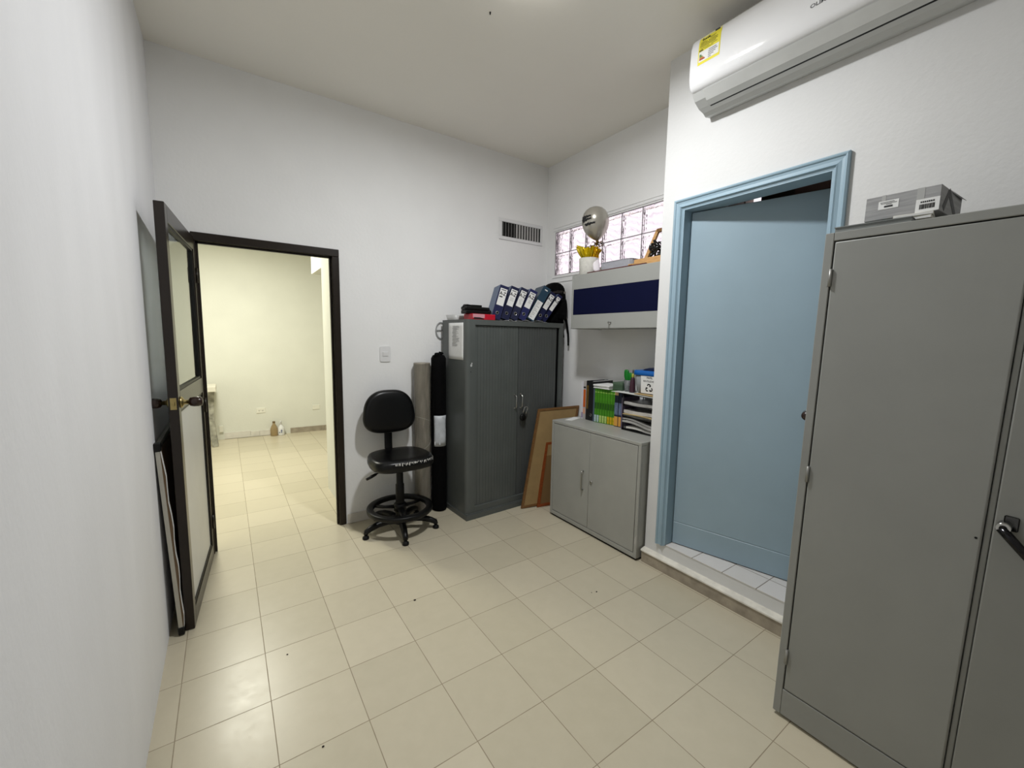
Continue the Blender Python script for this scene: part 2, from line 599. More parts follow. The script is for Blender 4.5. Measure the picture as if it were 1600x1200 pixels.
# mitred casing: outline offset t from the outer edge, thickness h
y_out0, y_out1, z_out = DY0 - 0.057, DY1 + 0.060, DZ1 + 0.058
rings = []
for corner in range(4):
    ring = []
    for t, h in prof:
        x = XD - h
        if corner == 0:
            ring.append((x, y_out1 - t, DZ0 - 0.01))
        elif corner == 1:
            ring.append((x, y_out1 - t, z_out - t))
        elif corner == 2:
            ring.append((x, y_out0 + t, z_out - t))
        else:
            ring.append((x, y_out0 + t, DZ0 - 0.01))
    rings.append(ring)
b.ring_loft(rings, smooth=False)
make('casing', b, BLUE, d2)
b = B()
b.box(XD - 0.008, XD + 0.118, DY1 - 0.012, DY1 + 0.002, DZ0 - 0.004, DZ1 + 0.002)
b.box(XD - 0.008, XD + 0.118, DY0 - 0.002, DY0 + 0.012, DZ0 - 0.004, DZ1 + 0.002)
b.box(XD - 0.008, XD + 0.118, DY0 + 0.012, DY1 - 0.012, DZ1 - 0.012, DZ1 + 0.002)
make('jamb', b, BLUE, d2)
HA = math.radians(13.5)
H0 = Vector((XD + 0.066, DY1 - 0.018, 0))
BM_ = Matrix.Translation(H0) @ Matrix.Rotation(-PI / 2 + HA, 4, 'Z')   # local x runs from hinge to latch, local y towards the bathroom
LW2 = 0.770
b = B().use(BM_)
b.box(0, LW2, 0, 0.036, DZ0 + 0.006, 0.345, 0.002)
b.box(0, LW2, 0.0015, 0.036, 0.345, 0.350)
b.box(0, LW2, 0, 0.036, 0.350, DZ1 - 0.018, 0.002)
make('door_leaf', b, BLUEW, d2)
R = BM_ @ Matrix.Translation((LW2 - 0.062, 0, 1.197)) @ Matrix.Rotation(PI / 2, 4, 'X')
b = B().use(R)
b.lathe([(0.030, 0), (0.030, 0.005), (0.020, 0.012), (0.011, 0.018), (0.011, 0.036)], 20)
kr = make('knob_rose', b, CHROME, d2)
b = B().use(R)
b.lathe([(0.012, 0.034), (0.023, 0.042), (0.027, 0.058), (0.024, 0.074), (0.010, 0.080)], 20)
make('knob', b, mat('dark_brown_knob', (44, 26, 18)), kr)

# ---- glass block window
wn = thing('window_1', 'glass block window strip high on the alcove wall', None, (XA + 0.02, 1.05, WZ0), kind='structure')
S = 0.22
b = B()
J = 0.006
for k in range(8):
    y = WY1 - k * S
    yy0, yy1 = (y - J, y) if k == 0 else ((y, y + J) if k == 7 else (y - J / 2, y + J / 2))
    b.box(XA + 0.002, XA + 0.034, yy0, yy1, WZ0, WZ1)
for z0, z1 in ((WZ0, WZ0 + J), (WZ0 + S - J / 2, WZ0 + S + J / 2), (WZ1 - J, WZ1)):
    b.box(XA + 0.002, XA + 0.034, WY0, WY1, z0, z1)
make('window_grid', b, mat('block_grout', (150, 146, 148), 0.7, var=0.08), wn)
b = B()
b.box(XA - 0.008, XA, WY0 - 0.03, WY1 + 0.03, WZ1 + 0.012, WZ1 + 0.028, 0.002)
b.box(XA - 0.006, XA, WY0 - 0.03, WY1 + 0.03, WZ1 + 0.040, WZ1 + 0.046, 0.002)
b.box(XA - 0.008, XA, WY0 - 0.03, WY1 + 0.03, WZ0 - 0.026, WZ0 - 0.012, 0.002)
b.box(XA - 0.008, XA, WY0 - 0.03, WY1 + 0.03, WZ0 - 0.074, WZ0 - 0.062, 0.002)
make('window_frame', b, WALL, wn)


def block_glass():
    m = bpy.data.materials.new('pressed_glass')
    m.use_nodes = True
    nt = m.node_tree
    bs = nt.nodes['Principled BSDF']
    bs.inputs['Base Color'].default_value = (0.97, 0.93, 0.96, 1)
    bs.inputs['Transmission Weight'].default_value = 1
    bs.inputs['Roughness'].default_value = 0.10
    bs.inputs['IOR'].default_value = 1.18
    tc = nt.nodes.new('ShaderNodeTexCoord')
    vo = nt.nodes.new('ShaderNodeTexVoronoi')
    vo.feature = 'DISTANCE_TO_EDGE'
    vo.inputs['Scale'].default_value = 16
    nz = nt.nodes.new('ShaderNodeTexNoise')
    nz.inputs['Scale'].default_value = 9
    nz.inputs['Distortion'].default_value = 2.0
    nt.links.new(tc.outputs['Object'], vo.inputs['Vector'])
    nt.links.new(tc.outputs['Object'], nz.inputs['Vector'])
    ad = nt.nodes.new('ShaderNodeMath')
    ad.operation = 'ADD'
    nt.links.new(vo.outputs['Distance'], ad.inputs[0])
    nt.links.new(nz.outputs['Fac'], ad.inputs[1])
    bp = nt.nodes.new('ShaderNodeBump')
    bp.inputs['Strength'].default_value = 0.45
    bp.inputs['Distance'].default_value = 0.02
    nt.links.new(ad.outputs[0], bp.inputs['Height'])
    nt.links.new(bp.outputs['Normal'], bs.inputs['Normal'])
    # pressed pattern: slanting ribs and a thicker rim let through a little less light
    wv = nt.nodes.new('ShaderNodeTexWave')
    wv.inputs['Scale'].default_value = 7
    wv.inputs['Distortion'].default_value = 9
    wv.inputs['Detail'].default_value = 2
    mp = nt.nodes.new('ShaderNodeMapping')
    mp.inputs['Rotation'].default_value = (0.9, 0.4, 0.7)
    nt.links.new(tc.outputs['Object'], mp.inputs['Vector'])
    nt.links.new(mp.outputs['Vector'], wv.inputs['Vector'])
    cr = nt.nodes.new('ShaderNodeValToRGB')
    cr.color_ramp.elements[0].position = 0.0
    cr.color_ramp.elements[0].color = (0.72, 0.67, 0.72, 1)
    cr.color_ramp.elements[1].position = 0.28
    cr.color_ramp.elements[1].color = (0.98, 0.93, 0.965, 1)
    nt.links.new(wv.outputs['Fac'], cr.inputs['Fac'])
    nt.links.new(cr.outputs['Color'], bs.inputs['Base Color'])
    return m


b = B()
for i in range(7):
    for j in range(2):
        y0, y1 = WY1 - (i + 1) * S + J / 2, WY1 - i * S - J / 2
        if i == 0:
            y1 -= J / 2
        if i == 6:
            y0 += J / 2
        z0, z1 = WZ0 + j * S + J / 2 + (J / 2 if j == 0 else 0), WZ0 + (j + 1) * S - J / 2 - (J / 2 if j == 1 else 0)
        e = 0.014
        # pressed block: raised margin, sunk centre
        def rect(x, m):
            return [(x, y0 + m, z0 + m), (x, y1 - m, z0 + m), (x, y1 - m, z1 - m), (x, y0 + m, z1 - m)]
        b.ring_loft([rect(XA + 0.012, 0.028), rect(XA + 0.004, e), rect(XA + 0.006, 0.0015), rect(XA + 0.030, 0.0015), rect(XA + 0.032, e), rect(XA + 0.026, 0.028)], smooth=False)
make('glass_pane', b, block_glass(), wn)

# ================================================================== LAMP (just above the picture)
t = thing('ceiling_light', 'round white domed ceiling light', 'lamp', (LAMP[0], LAMP[1], ZC))
make('base_plate', B().lathe([(0.128, -0.0005), (0.128, -0.012), (0.118, -0.014)], 32, (LAMP[0], LAMP[1], ZC)), WHITEP, t)
make('diffuser', B().lathe([(0.117, -0.012), (0.119, -0.024), (0.112, -0.045), (0.094, -0.063), (0.066, -0.074), (0.034, -0.079), (0.0005, -0.080)], 32, (LAMP[0], LAMP[1], ZC)), emit('lamp_diffuser', (255, 252, 245), 15), t)
t = thing('ceiling_hook', 'tiny dark nail hole hook in the ceiling', 'hook', (1.535, 0.527, ZC))
make('hook', B().cyl((1.535, 0.527, ZC + 0.001), (1.535, 0.527, ZC - 0.012), 0.005, 0.003, 10), BLACK, t)

# ================================================================== WALL FITTINGS
# ---- wall vent
t = thing('wall_vent', 'white framed air vent grille with vertical louvres near the corner', 'vent', (2.795, YB, 2.57))
b = B()
b.box(2.52, 3.068, YB - 0.010, YB, 2.570, 2.603, 0.003)
b.box(2.52, 3.068, YB - 0.010, YB, 2.742, 2.775, 0.003)
b.box(2.52, 2.558, YB - 0.010, YB, 2.603, 2.742, 0.003)
b.box(3.040, 3.068, YB - 0.010, YB, 2.603, 2.742, 0.003)
make('frame', b, WHITEP, t)
make('backing', B().box(2.558, 3.040, YB - 0.0015, YB - 0.0005, 2.603, 2.742), mat('vent_dark', (24, 23, 22), 0.8), t)
b = B()
x = 2.566
k = 0
while x < 3.03:
    Mx = Matrix.Translation((x, YB - 0.006, 0)) @ Matrix.Rotation(math.radians(62 if k < 5 else -14), 4, 'Z')
    hw = 0.013 if k < 5 else 0.0085
    b.use(Mx).box(-hw, hw, -0.0009, 0.0009, 2.604, 2.741)
    x += 0.034
    k += 1
make('louvre', b, mat('vent_louvre', (168, 166, 164), 0.5), t)

# ---- light switch
t = thing('light_switch', 'white light switch on the back wall above the black chair', 'switch', (1.374, YB, 1.376))
b = B()
b.prism(superell(0.046, 0.0665, 8, 32, 1.374, 1.4425), 'y', YB - 0.009, YB)
make('plate', b, WHITEP, t)
R = Matrix.Translation((1.374, YB - 0.010, 1.4425)) @ Matrix.Rotation(math.radians(5), 4, 'X')
make('rocker', B().use(R).box(-0.024, 0.024, -0.005, 0.004, -0.019, 0.019, 0.002), WHITEP, t)

# ---- air conditioner on the blue-door wall
AY0, AY1 = -1.24, -0.105
t = thing('air_conditioner', 'white split air conditioner mounted high above the blue door', 'air conditioner', (XD, -0.58, 2.92))


def acp(pts):
    return [(XD - d, z) for d, z in pts]


b = B()
b.prism(acp([(0, 2.918), (0.050, 2.908), (0.075, 2.922), (0.12, 2.930), (0.165, 2.955), (0.195, 2.992), (0.205, 3.02), (0.205, 3.20), (0.15, 3.262), (0, 3.275)]), 'y', AY0, AY1)
make('body', b, ACG, t)
front = [(0.180, 2.988), (0.193, 2.9885), (0.205, 2.994), (0.2145, 3.005), (0.2215, 3.022), (0.2260, 3.045), (0.2285, 3.085), (0.227, 3.15), (0.223, 3.21), (0.213, 3.245), (0.190, 3.270), (0.150, 3.283), (0.05, 3.285), (0.05, 3.270), (0.140, 3.266), (0.195, 3.215), (0.203, 3.15), (0.204, 3.03)]
b = B()
rings = []
for y, s in ((AY1 + 0.004, 0.93), (AY1 + 0.0035, 0.965), (AY1 - 0.002, 0.99), (AY1 - 0.012, 1.0), (AY0 + 0.012, 1.0), (AY0 + 0.002, 0.99), (AY0 - 0.004, 0.95)):
    rings.append([(XD - (0.13 + (d - 0.13) * s), y, 3.13 + (z - 3.13) * s) for d, z in front])
b.ring_loft(rings, smooth=True)
fp = make('front_panel', b, ACW, t)
fp['label'] = 'glossy white front panel'
# louvre flap
b = B()
flap = [(0.188, 2.9865), (0.150, 2.9495), (0.118, 2.9335), (0.118, 2.9275), (0.153, 2.9425), (0.196, 2.983)]
b.prism(acp(flap), 'y', AY0 + 0.055, AY1 - 0.065)
make('louvre_flap', b, mat('flap_plastic', (206, 207, 205), 0.35), t)
b = B()
b.prism(acp([(0.117, 2.9335), (0.107, 2.9292), (0.107, 2.9262), (0.117, 2.9292)]), 'y', AY0 + 0.055, AY1 - 0.065)
make('air_slot', b, BLACK, t)
# energy label on the front
LX = XD - 0.2290
M_lab = lambda y, z, dx=0.0: frame_M((LX - dx, y, z), (0, -1, 0), (0, 0, 1))


def acd(z):
    pts = [(3.035, 0.2265), (3.08, 0.228), (3.15, 0.227), (3.21, 0.223), (3.245, 0.213), (3.270, 0.190)]
    for (z0, d0), (z1, d1_) in zip(pts[:-1], pts[1:]):
        if z <= z1:
            return d0 + (d1_ - d0) * (z - z0) / (z1 - z0)
    return 0.19


def lab_patch(y0, y1, z0, z1, off, n=8):
    bb = B()
    ra, rb = [], []
    rings = []
    for k in range(n + 1):
        z = z0 + (z1 - z0) * k / n
        d = acd(z)
        rings.append([(XD - d - off, y0, z), (XD - d - off, y1, z), (XD - d - off + 0.0012, y1, z), (XD - d - off + 0.0012, y0, z)])
    bb.ring_loft(rings, smooth=False)
    return bb


LY0, LY1, LZ0, LZ1 = -0.150, -0.274, 3.102, 3.252
lab = make('energy_label', lab_patch(LY0, LY1, LZ0, LZ1, 0.0010, 12), YELLOW, t)
lab['label'] = 'yellow and white energy label'
make('label_white_area', lab_patch(LY0 - 0.006, LY1 + 0.006, LZ0 + 0.014, LZ0 + 0.066, 0.0016), PAPER, lab)
b = B()
for (dy, z, w_, h_) in ((0.012, 3.216, 0.028, 0.0022), (0.062, 3.224, 0.034, 0.002), (0.062, 3.217, 0.028, 0.002), (0.010, 3.209, 0.040, 0.0022), (0.056, 3.209, 0.05, 0.002),
                        (0.008, 3.201, 0.098, 0.003), (0.008, 3.193, 0.09, 0.003), (0.070, 3.184, 0.036, 0.002), (0.012, 3.184, 0.05, 0.002), (0.006, 3.174, 0.022, 0.008), (0.034, 3.176, 0.05, 0.002)):
    y = LY0 - dy
    d = acd(z) + 0.0014
    b.box(XD - d - 0.0005, XD - d + 0.0008, y - w_, y, z - h_ / 2, z + h_ / 2)
make('label_print', b, mat('olive_print', (96, 92, 20), 0.6), lab)
text('label_title', 'Energía', 0.0155, INK, frame_M((XD - acd(3.229) - 0.0018, LY0 - 0.040, 3.229), (0, -1, 0), (0.12, 0, 1)), lab, 0.0003, bold=0.0004)
b = B()
d = acd(3.243) + 0.0016
b.box(XD - d - 0.0006, XD - d + 0.001, LY0 - 0.112, LY0 - 0.086, 3.238, 3.247)
make('label_badge', b, INK, lab)
for nm, rgb, k in (('green_bar', (60, 120, 70), 0), ('lime_bar', (120, 140, 60), 1), ('orange_bar', (190, 130, 60), 2), ('red_bar', (170, 70, 60), 3)):
    z = 3.150 - k * 0.0075
    wd = 0.008 + 0.007 * k
    d = acd(z) + 0.0019
    make(nm, B().box(XD - d - 0.0006, XD - d + 0.0008, LY0 - 0.012 - wd, LY0 - 0.010, z - 0.0035, z + 0.0035), mat(nm, rgb, 0.6), lab)
b = B()
for k, (dy, w_) in enumerate(((0.062, 0.042), (0.060, 0.050), (0.060, 0.040), (0.060, 0.030), (0.060, 0.016))):
    z = 3.158 - k * 0.009
    d = acd(z) + 0.0019
    b.box(XD - d - 0.0006, XD - d + 0.0008, LY0 - dy - w_, LY0 - dy, z - 0.0016, z + 0.0016)
make('label_table', b, INKG, lab)
text('logo', 'OLIMPO', 0.021, mat('logo_grey', (120, 120, 122), 0.3, metal=0.4), frame_M((XD - acd(3.083) - 0.0004, -0.738, 3.083), (0, -1, 0), (0, 0, 1)), t, 0.0006, sx=1.25, bold=0.0006)

# ================================================================== BIG GREY CABINET (right edge of the picture)
CX0, CX1, CY0, CY1, CZ = 2.122, 2.672, -1.945, -0.925, 1.992
lean = math.atan(0.028 / 2.0)
t = thing('storage_cabinet', 'tall grey two-door metal cabinet standing in front of the blue door frame', 'cabinet', (CX0, CY0, 0.0), (lean, 0, 0))
W_ = CY1 - CY0
D_ = CX1 - CX0


def mk(n, b, m, par=t):
    return make(n, b, m, par, world=False)


b = B()
b.box(0.020, D_, W_ - 0.002, W_, 0.02, CZ)                 # far side
b.box(0.020, D_, 0, 0.002, 0.02, CZ)
b.box(D_ - 0.003, D_, 0.002, W_ - 0.002, 0.02, CZ)          # back
b.box(0.020, D_ - 0.003, 0.002, W_ - 0.002, CZ - 0.003, CZ)  # top
b.box(0.020, D_ - 0.003, 0.002, W_ - 0.002, 0.10, 0.103)
b.box(0.0, 0.020, W_ - 0.028, W_, 0.001, CZ, 0.002)           # stiles and rails
b.box(0.0, 0.020, 0, 0.028, 0.001, CZ, 0.002)
b.box(0.0, 0.020, 0.028, W_ - 0.028, CZ - 0.030, CZ, 0.002)
mk('carcass', b, GREY)
mk('plinth', B().box(0.001, 0.018, 0.028, W_ - 0.028, 0.001, 0.118, 0.002), GREY)
ymid = 0.505
b = B()
b.box(0.0, 0.018, ymid + 0.014, W_ - 0.032, 0.122, CZ - 0.034, 0.005, 2)
dl = mk('door', b, GREY)
b = B()
b.box(-0.002, 0.016, 0.032, ymid - 0.004, 0.122, CZ - 0.034, 0.004, 2)
dr = mk('door', b, mat('grey_cabinet_enamel_dimmed', (132, 133, 129), 0.45, var=0.03))  # darker copy of the enamel: the right door's dimmer look put into colour
mk('meeting_strip', B().box(0.008, 0.020, ymid - 0.002, ymid + 0.0125, 0.122, CZ - 0.034, 0.003, 2), GREY)
for z in (1.827, 1.066, 0.27):
    b = B()
    b.cyl((-0.004, W_ - 0.0305, z - 0.032), (-0.004, W_ - 0.0305, z + 0.032), 0.0055, n=10)
    b.box(-0.0015, 0.001, W_ - 0.030, W_ - 0.020, z - 0.030, z + 0.030)
    mk('hinge', b, mat('hinge_steel', (150, 150, 146), 0.4, metal=0.6))
# lever handle
hy, hz = ymid - 0.026, 1.062
b = B()
b.use(Matrix.Translation((-0.002, hy - 0.010, hz + 0.006)))
b.box(-0.004, 0.0, -0.016, 0.014, -0.018, 0.026, 0.003)
DKC = mat('chrome_dark_reflection', (92, 92, 92), 0.2, metal=1.0, var=0.05)  # chrome with its dark reflection put into the colour
es = mk('handle_plate', b, DKC, t)
b = B()
b.cyl((-0.006, hy, hz), (-0.040, hy, hz), 0.0155, 0.0145, 20)
mk('handle_hub', b, CHROME)
pts = [(-0.036, hy + 0.004, hz - 0.002), (-0.040, hy - 0.022, hz - 0.030), (-0.041, hy - 0.050, hz - 0.062), (-0.040, hy - 0.075, hz - 0.088), (-0.036, hy - 0.086, hz - 0.100)]
mk('handle', B().tube(pts, [0.0125, 0.0125, 0.012, 0.0115, 0.008], 14), mat('chrome_black_reflection', (48, 48, 50), 0.15, metal=1.0, var=0.05))  # lever's black reflection painted into the chrome colour
b = B()
b.cyl((-0.0405, hy, hz), (-0.0425, hy, hz), 0.0085, n=16)
mk('keyhole', b, BLACK)
mk('hole', B().cyl((-0.001, ymid + 0.026, 1.000), (0.001, ymid + 0.026, 1.000), 0.0035, n=10), BLACK)

# ---- things on the big cabinet (placed in the cabinet's own leaning frame)
TOPM = Matrix.Translation((CX0, CY0, 0)) @ Matrix.Rotation(lean, 4, 'X')


def ontop(x, y, dz, a):
    return TOPM @ Matrix.Translation((x - CX0, y - CY0 + CZ * math.sin(lean), CZ + dz)) @ Matrix.Rotation(math.radians(a), 4, 'Z')


M_ = ontop(2.285, -1.075, 0.0006, 3)
t = thing('folder', 'thin grey folder at the edge of the tall grey cabinet top', 'folder', M_.to_translation())
b = B().use(M_)
b.box(-0.125, 0.14, -0.10, 0.115, 0.0, 0.003)
b.box(-0.121, 0.14, -0.098, 0.113, 0.003, 0.022)
b.box(-0.125, 0.14, -0.10, 0.115, 0.022, 0.025)
make('folder_body', b, mat('grey_card', (128, 132, 130), 0.5), t)
for k, (z0, h_, a, c, lbl) in enumerate(((0.0262, 0.011, 4, (206, 203, 192), 'cream booklet lying lowest under the grey taped box'), (0.0376, 0.010, 8, (222, 220, 210), 'cream booklet sandwiched just below the grey taped box'))):
    M_ = ontop(2.338 - 0.004 * k, -1.155 + 0.003 * k, z0, a)
    t = thing('booklet', lbl, 'booklet', M_.to_translation(), group='booklets under the taped box')
    make('cover', B().use(M_).box(-0.105, 0.10, -0.052, 0.05, 0, h_, 0.001), mat('cream_paper%d' % k, c, 0.6), t)
    make('pages', B().use(M_).box(-0.1055, -0.104, -0.050, 0.048, 0.002, h_ - 0.002), PAPER, t)
BOXM = ontop(2.2515, -1.026, 0.0484, -2) @ Matrix.Translation((0, 0, -0.02))
t = thing('cardboard_box', 'small grey taped cardboard box with barcode labels on the tall grey cabinet', 'box', (BOXM @ Matrix.Translation((0.12, -0.1, 0.02))).to_translation())
CARD = mat('grey_newsprint_card', (150, 150, 150), 0.6, var=0.22, nscale=3, stretch=(1, 2.5, 26))
BL_, BD_, BH_ = 0.203, 0.255, 0.084
make('box_body', B().use(BOXM).box(0, BD_, -BL_, 0, 0.02, 0.02 + BH_, 0.0015), CARD, t)
b = B().use(BOXM)
b.box(-0.0008, 0.0006, -0.095, -0.038, 0.055, 0.084)
b1 = make('address_label', b, PAPER, t)
b = B().use(BOXM)
for (y, z, w_, h_) in ((-0.043, 0.079, 0.040, 0.0015), (-0.045, 0.0745, 0.045, 0.0015), (-0.055, 0.0635, 0.024, 0.006), (-0.06, 0.0705, 0.016, 0.0015)):
    b.box(-0.0014, -0.0006, y - w_, y, z - h_ / 2, z + h_ / 2)
make('address_print', b, INK, b1)
b = B().use(BOXM)
b.box(-0.0008, 0.0006, -BL_ + 0.001, -0.142, 0.022, 0.066)
b2 = make('barcode_label', b, PAPER, t)
b = B().use(BOXM)
y = -0.152
rr = random.Random(3)
while y > -0.190:
    w_ = rr.choice((0.001, 0.0016, 0.0026))
    b.box(-0.0014, -0.0006, y - w_, y, 0.032, 0.048)
    y -= w_ + rr.choice((0.0008, 0.0014))
for k in range(7):
    yk = -0.154 - k * 0.0052
    b.box(-0.0014, -0.0006, yk - 0.0038, yk, 0.053, 0.058)
make('barcode_print', b, INK, b2)
TAPE = mat('clear_tape', (176, 176, 174), 0.2)
make('tape', B().use(BOXM).box(-0.0006, 0.0004, -0.058, -0.046, 0.0845, 0.1045), TAPE, t)
make('tape', B().use(BOXM).box(-0.0006, 0.0004, -0.162, -0.142, 0.0665, 0.1045), TAPE, t)
# painted black peak on the end
b = B().use(BOXM)
for (p, q) in (((0.040, 0.032), (0.085, 0.096)), ((0.085, 0.096), (0.185, 0.034))):
    dx, dz = q[0] - p[0], q[1] - p[1]
    L_ = math.hypot(dx, dz)
    nx, nz = -dz / L_ * 0.013, dx / L_ * 0.013
    b.prism([(p[0] - nx, p[1] - nz), (q[0] - nx, q[1] - nz), (q[0] + nx * .6, q[1] + nz * .6), (p[0] + nx, p[1] + nz)], 'y', -BL_ - 0.0008, -BL_ + 0.0004)
make('black_mark', b, mat('dark_print', (62, 62, 62), 0.6), t)
b = B().use(BOXM)
b.ring_loft([[(0.10, -BL_, 0.1045), (BD_, -BL_, 0.1045), (BD_, -BL_, 0.1030), (0.10, -BL_, 0.103)], [(0.15, -BL_ - 0.006, 0.099), (BD_, -BL_ - 0.012, 0.094), (BD_, -BL_ - 0.012, 0.0925), (0.15, -BL_ - 0.006, 0.0975)]], smooth=False)
make('flap', b, CARD, t)

# ================================================================== DARK CABINET (back corner)
GX, GY, GA = 1.906, 1.466, math.radians(2.4)
GW, GD, GH = 1.130, 0.432, 1.748
t = thing('storage_cabinet', 'dark grey cabinet with slatted sliding doors in the corner, binders on top', 'cabinet', (GX, GY, 0), (0, 0, GA))
GM = Matrix.Translation((GX, GY, 0)) @ Matrix.Rotation(GA, 4, 'Z')
DT = t
b = B()
zb = 0.05
rad = 0.035
# side and top shells: outline in plan with rounded front corners
for side in (0, 1):
    pts = []
    for k in range(7):
        a = PI / 2 * k / 6
        pts.append((rad - rad * math.cos(a), rad - rad * math.sin(a)))
    pts += [(0.083, 0.0), (0.083, 0.02), (0.01, 0.045), (0.01, GD), (0, GD)]
    if side:
        pts = [(GW - px * (1 if px < rad else 0.80), py) for px, py in pts][::-1]
    b.prism(pts, 'z', zb, GH - 0.045)
top = []
for k in range(7):
    a = PI / 2 * k / 6
    top.append((rad - rad * math.cos(a), rad - rad * math.sin(a)))
top = top[::1] + [(GW - x_, y_) for x_, y_ in reversed(top)] + [(GW, GD), (0, GD)]
b.prism(top, 'z', GH - 0.045, GH)
b.box(0.083, GW - 0.0664, 0.001, 0.02, zb, 0.105, 0.002)
b.box(0.01, GW - 0.01, GD - 0.01, GD, zb, GH - 0.045)
b.box(0.01, GW - 0.01, 0.05, GD - 0.01, zb, zb + 0.01)
mk('carcass', b, DARKG, t)
b = B()
b.prism([(-0.008, -0.02), (GW + 0.004, -0.02), (GW + 0.004, GD - 0.01), (-0.008, GD - 0.01)], 'z', 0.0, 0.045)
b.prism([(-0.002, -0.012), (GW, -0.012), (GW, GD - 0.01), (-0.002, GD - 0.01)], 'z', 0.045, 0.052)
mk('plinth', b, DARKG, t)


def tambour(x0, x1, pitch):
    bb = B()
    pts = []
    n = max(1, round((x1 - x0) / pitch))
    p = (x1 - x0) / n
    for k in range(n):
        a = x0 + k * p
        pts += [(a, 0.0195), (a + 0.0012, 0.0165), (a + p - 0.0035, 0.0165), (a + p - 0.002, 0.0195)]
    pts += [(x1, 0.0195), (x1, 0.030), (x0, 0.030)]
    bb.prism(pts, 'z', 0.105, GH - 0.050)
    return bb


SPL = 0.560
mk('tambour_door', tambour(0.086, SPL - 0.003, 0.031), DARKG, t)
mk('tambour_door', tambour(SPL + 0.003, GW - 0.095, 0.031), mat('charcoal_slats', (80, 83, 82), 0.36, var=0.06), t)
mk('door_gap', B().box(GW - 0.095, GW - 0.0664, 0.026, 0.032, 0.105, GH - 0.05), BLACK, t)


def bow(bb, x, z0, z1, y0, out, r=0.0045):
    pts = [(x, y0, z1), (x, y0 - out * 0.6, z1 - 0.006), (x, y0 - out, z1 - 0.022), (x, y0 - out, z0 + 0.022), (x, y0 - out * 0.6, z0 + 0.006), (x, y0, z0)]
    bb.tube(pts, r, 10)
    for z in (z0, z1):
        bb.cyl((x, y0 + 0.001, z), (x, y0 - 0.003, z), 0.009, n=12)
    return bb


mk('handle', bow(B(), SPL - 0.032, 0.946, 1.075, 0.0165, 0.028), CHROME, t)
mk('handle', bow(B(), SPL + 0.036, 0.946, 1.075, 0.0165, 0.028), CHROME, t)
for (x, z, r_) in ((0.044, 1.36, 0.010), (0.050, 1.377, 0.006)):
    mk('paint_chip', B().prism(superell(r_, r_ * 1.2, 2, 9, x, z), 'y', -0.0006, 0.001), mat('pale_chip', (190, 192, 190), 0.7), t)
mk('screw_hole', B().prism(superell(0.004, 0.004, 2, 10, 0.040, 1.305), 'y', -0.0006, 0.001), BLACK, t)

# padlock hanging from the right handle
t = thing('padlock', 'black round padlock hanging from the dark cabinet handles', 'padlock', (2.53, 1.455, 0.83))
pm = GM @ Matrix.Translation((SPL + 0.052, -0.0175, 0.885)) @ Matrix.Rotation(math.radians(24), 4, 'Y')
pts = []
for k in range(13):
    a = PI * k / 12
    pts.append((0.019 * math.cos(a), 0, 0.058 + 0.019 * math.sin(a)))
pts = [(0.019, 0, -0.005)] + pts + [(-0.019, 0, 0.012)]
make('shackle', B().use(pm).tube(pts, 0.0042, 10), CHROME, t)
b = B().use(pm @ Matrix.Rotation(PI / 2, 4, 'X'))
b.lathe([(0.002, -0.014), (0.028, -0.013), (0.034, -0.006), (0.034, 0.006), (0.028, 0.013), (0.002, 0.014)], 24, (0, -0.028, 0))
make('lock_body', b, BLACK, t)

# paper notice taped to the side
t = thing('paper_notice', 'white printed notice taped to the side of the dark cabinet', 'notice', (1.90, 1.60, 1.40))
PM_ = GM @ frame_M((-0.0008, 0.185, 1.562), (0, -1, 0), (0, 0, 1))
b = B().use(PM_)
b.sheet(8, 10, lambda u, v: (-0.128 + 0.256 * u + 0.002 * math.sin(v * 3), -0.158 + 0.316 * v, 0.0012 + 0.0015 * (1 - abs(2 * u - 1)) * (0.5 + math.sin(v * 4) * 0.4)), 0.0006)
make('sheet', b, PAPER, t)
b = B().use(PM_)
rr = random.Random(5)
for k in range(26):
    v = 0.128 - k * 0.0068
    u0 = -0.062 + rr.random() * 0.02
    b.box(u0, u0 + 0.055 + rr.random() * 0.06, v, v + 0.0024, 0.0030, 0.0036)
make('printed_lines', b, mat('faint_print', (148, 148, 148), 0.7), t)

# loop of cable on the wall left of the dark cabinet
t = thing('cable_loop', 'grey cable loop hanging on the wall behind the dark cabinet', 'cable', (1.852, YB, 1.58))
b = B()
pts = [(1.894 + 0.048 * math.cos(2 * PI * k / 28), YB - 0.010, 1.655 + 0.074 * math.sin(2 * PI * k / 28)) for k in range(28)]
b.tube(pts, 0.006, 8, loop=True)
b.tube([(1.848, YB - 0.010, 1.655), (1.940, YB - 0.010, 1.662)], 0.005, 8)
make('cable', b, mat('grey_cable', (150, 152, 152), 0.5), t)

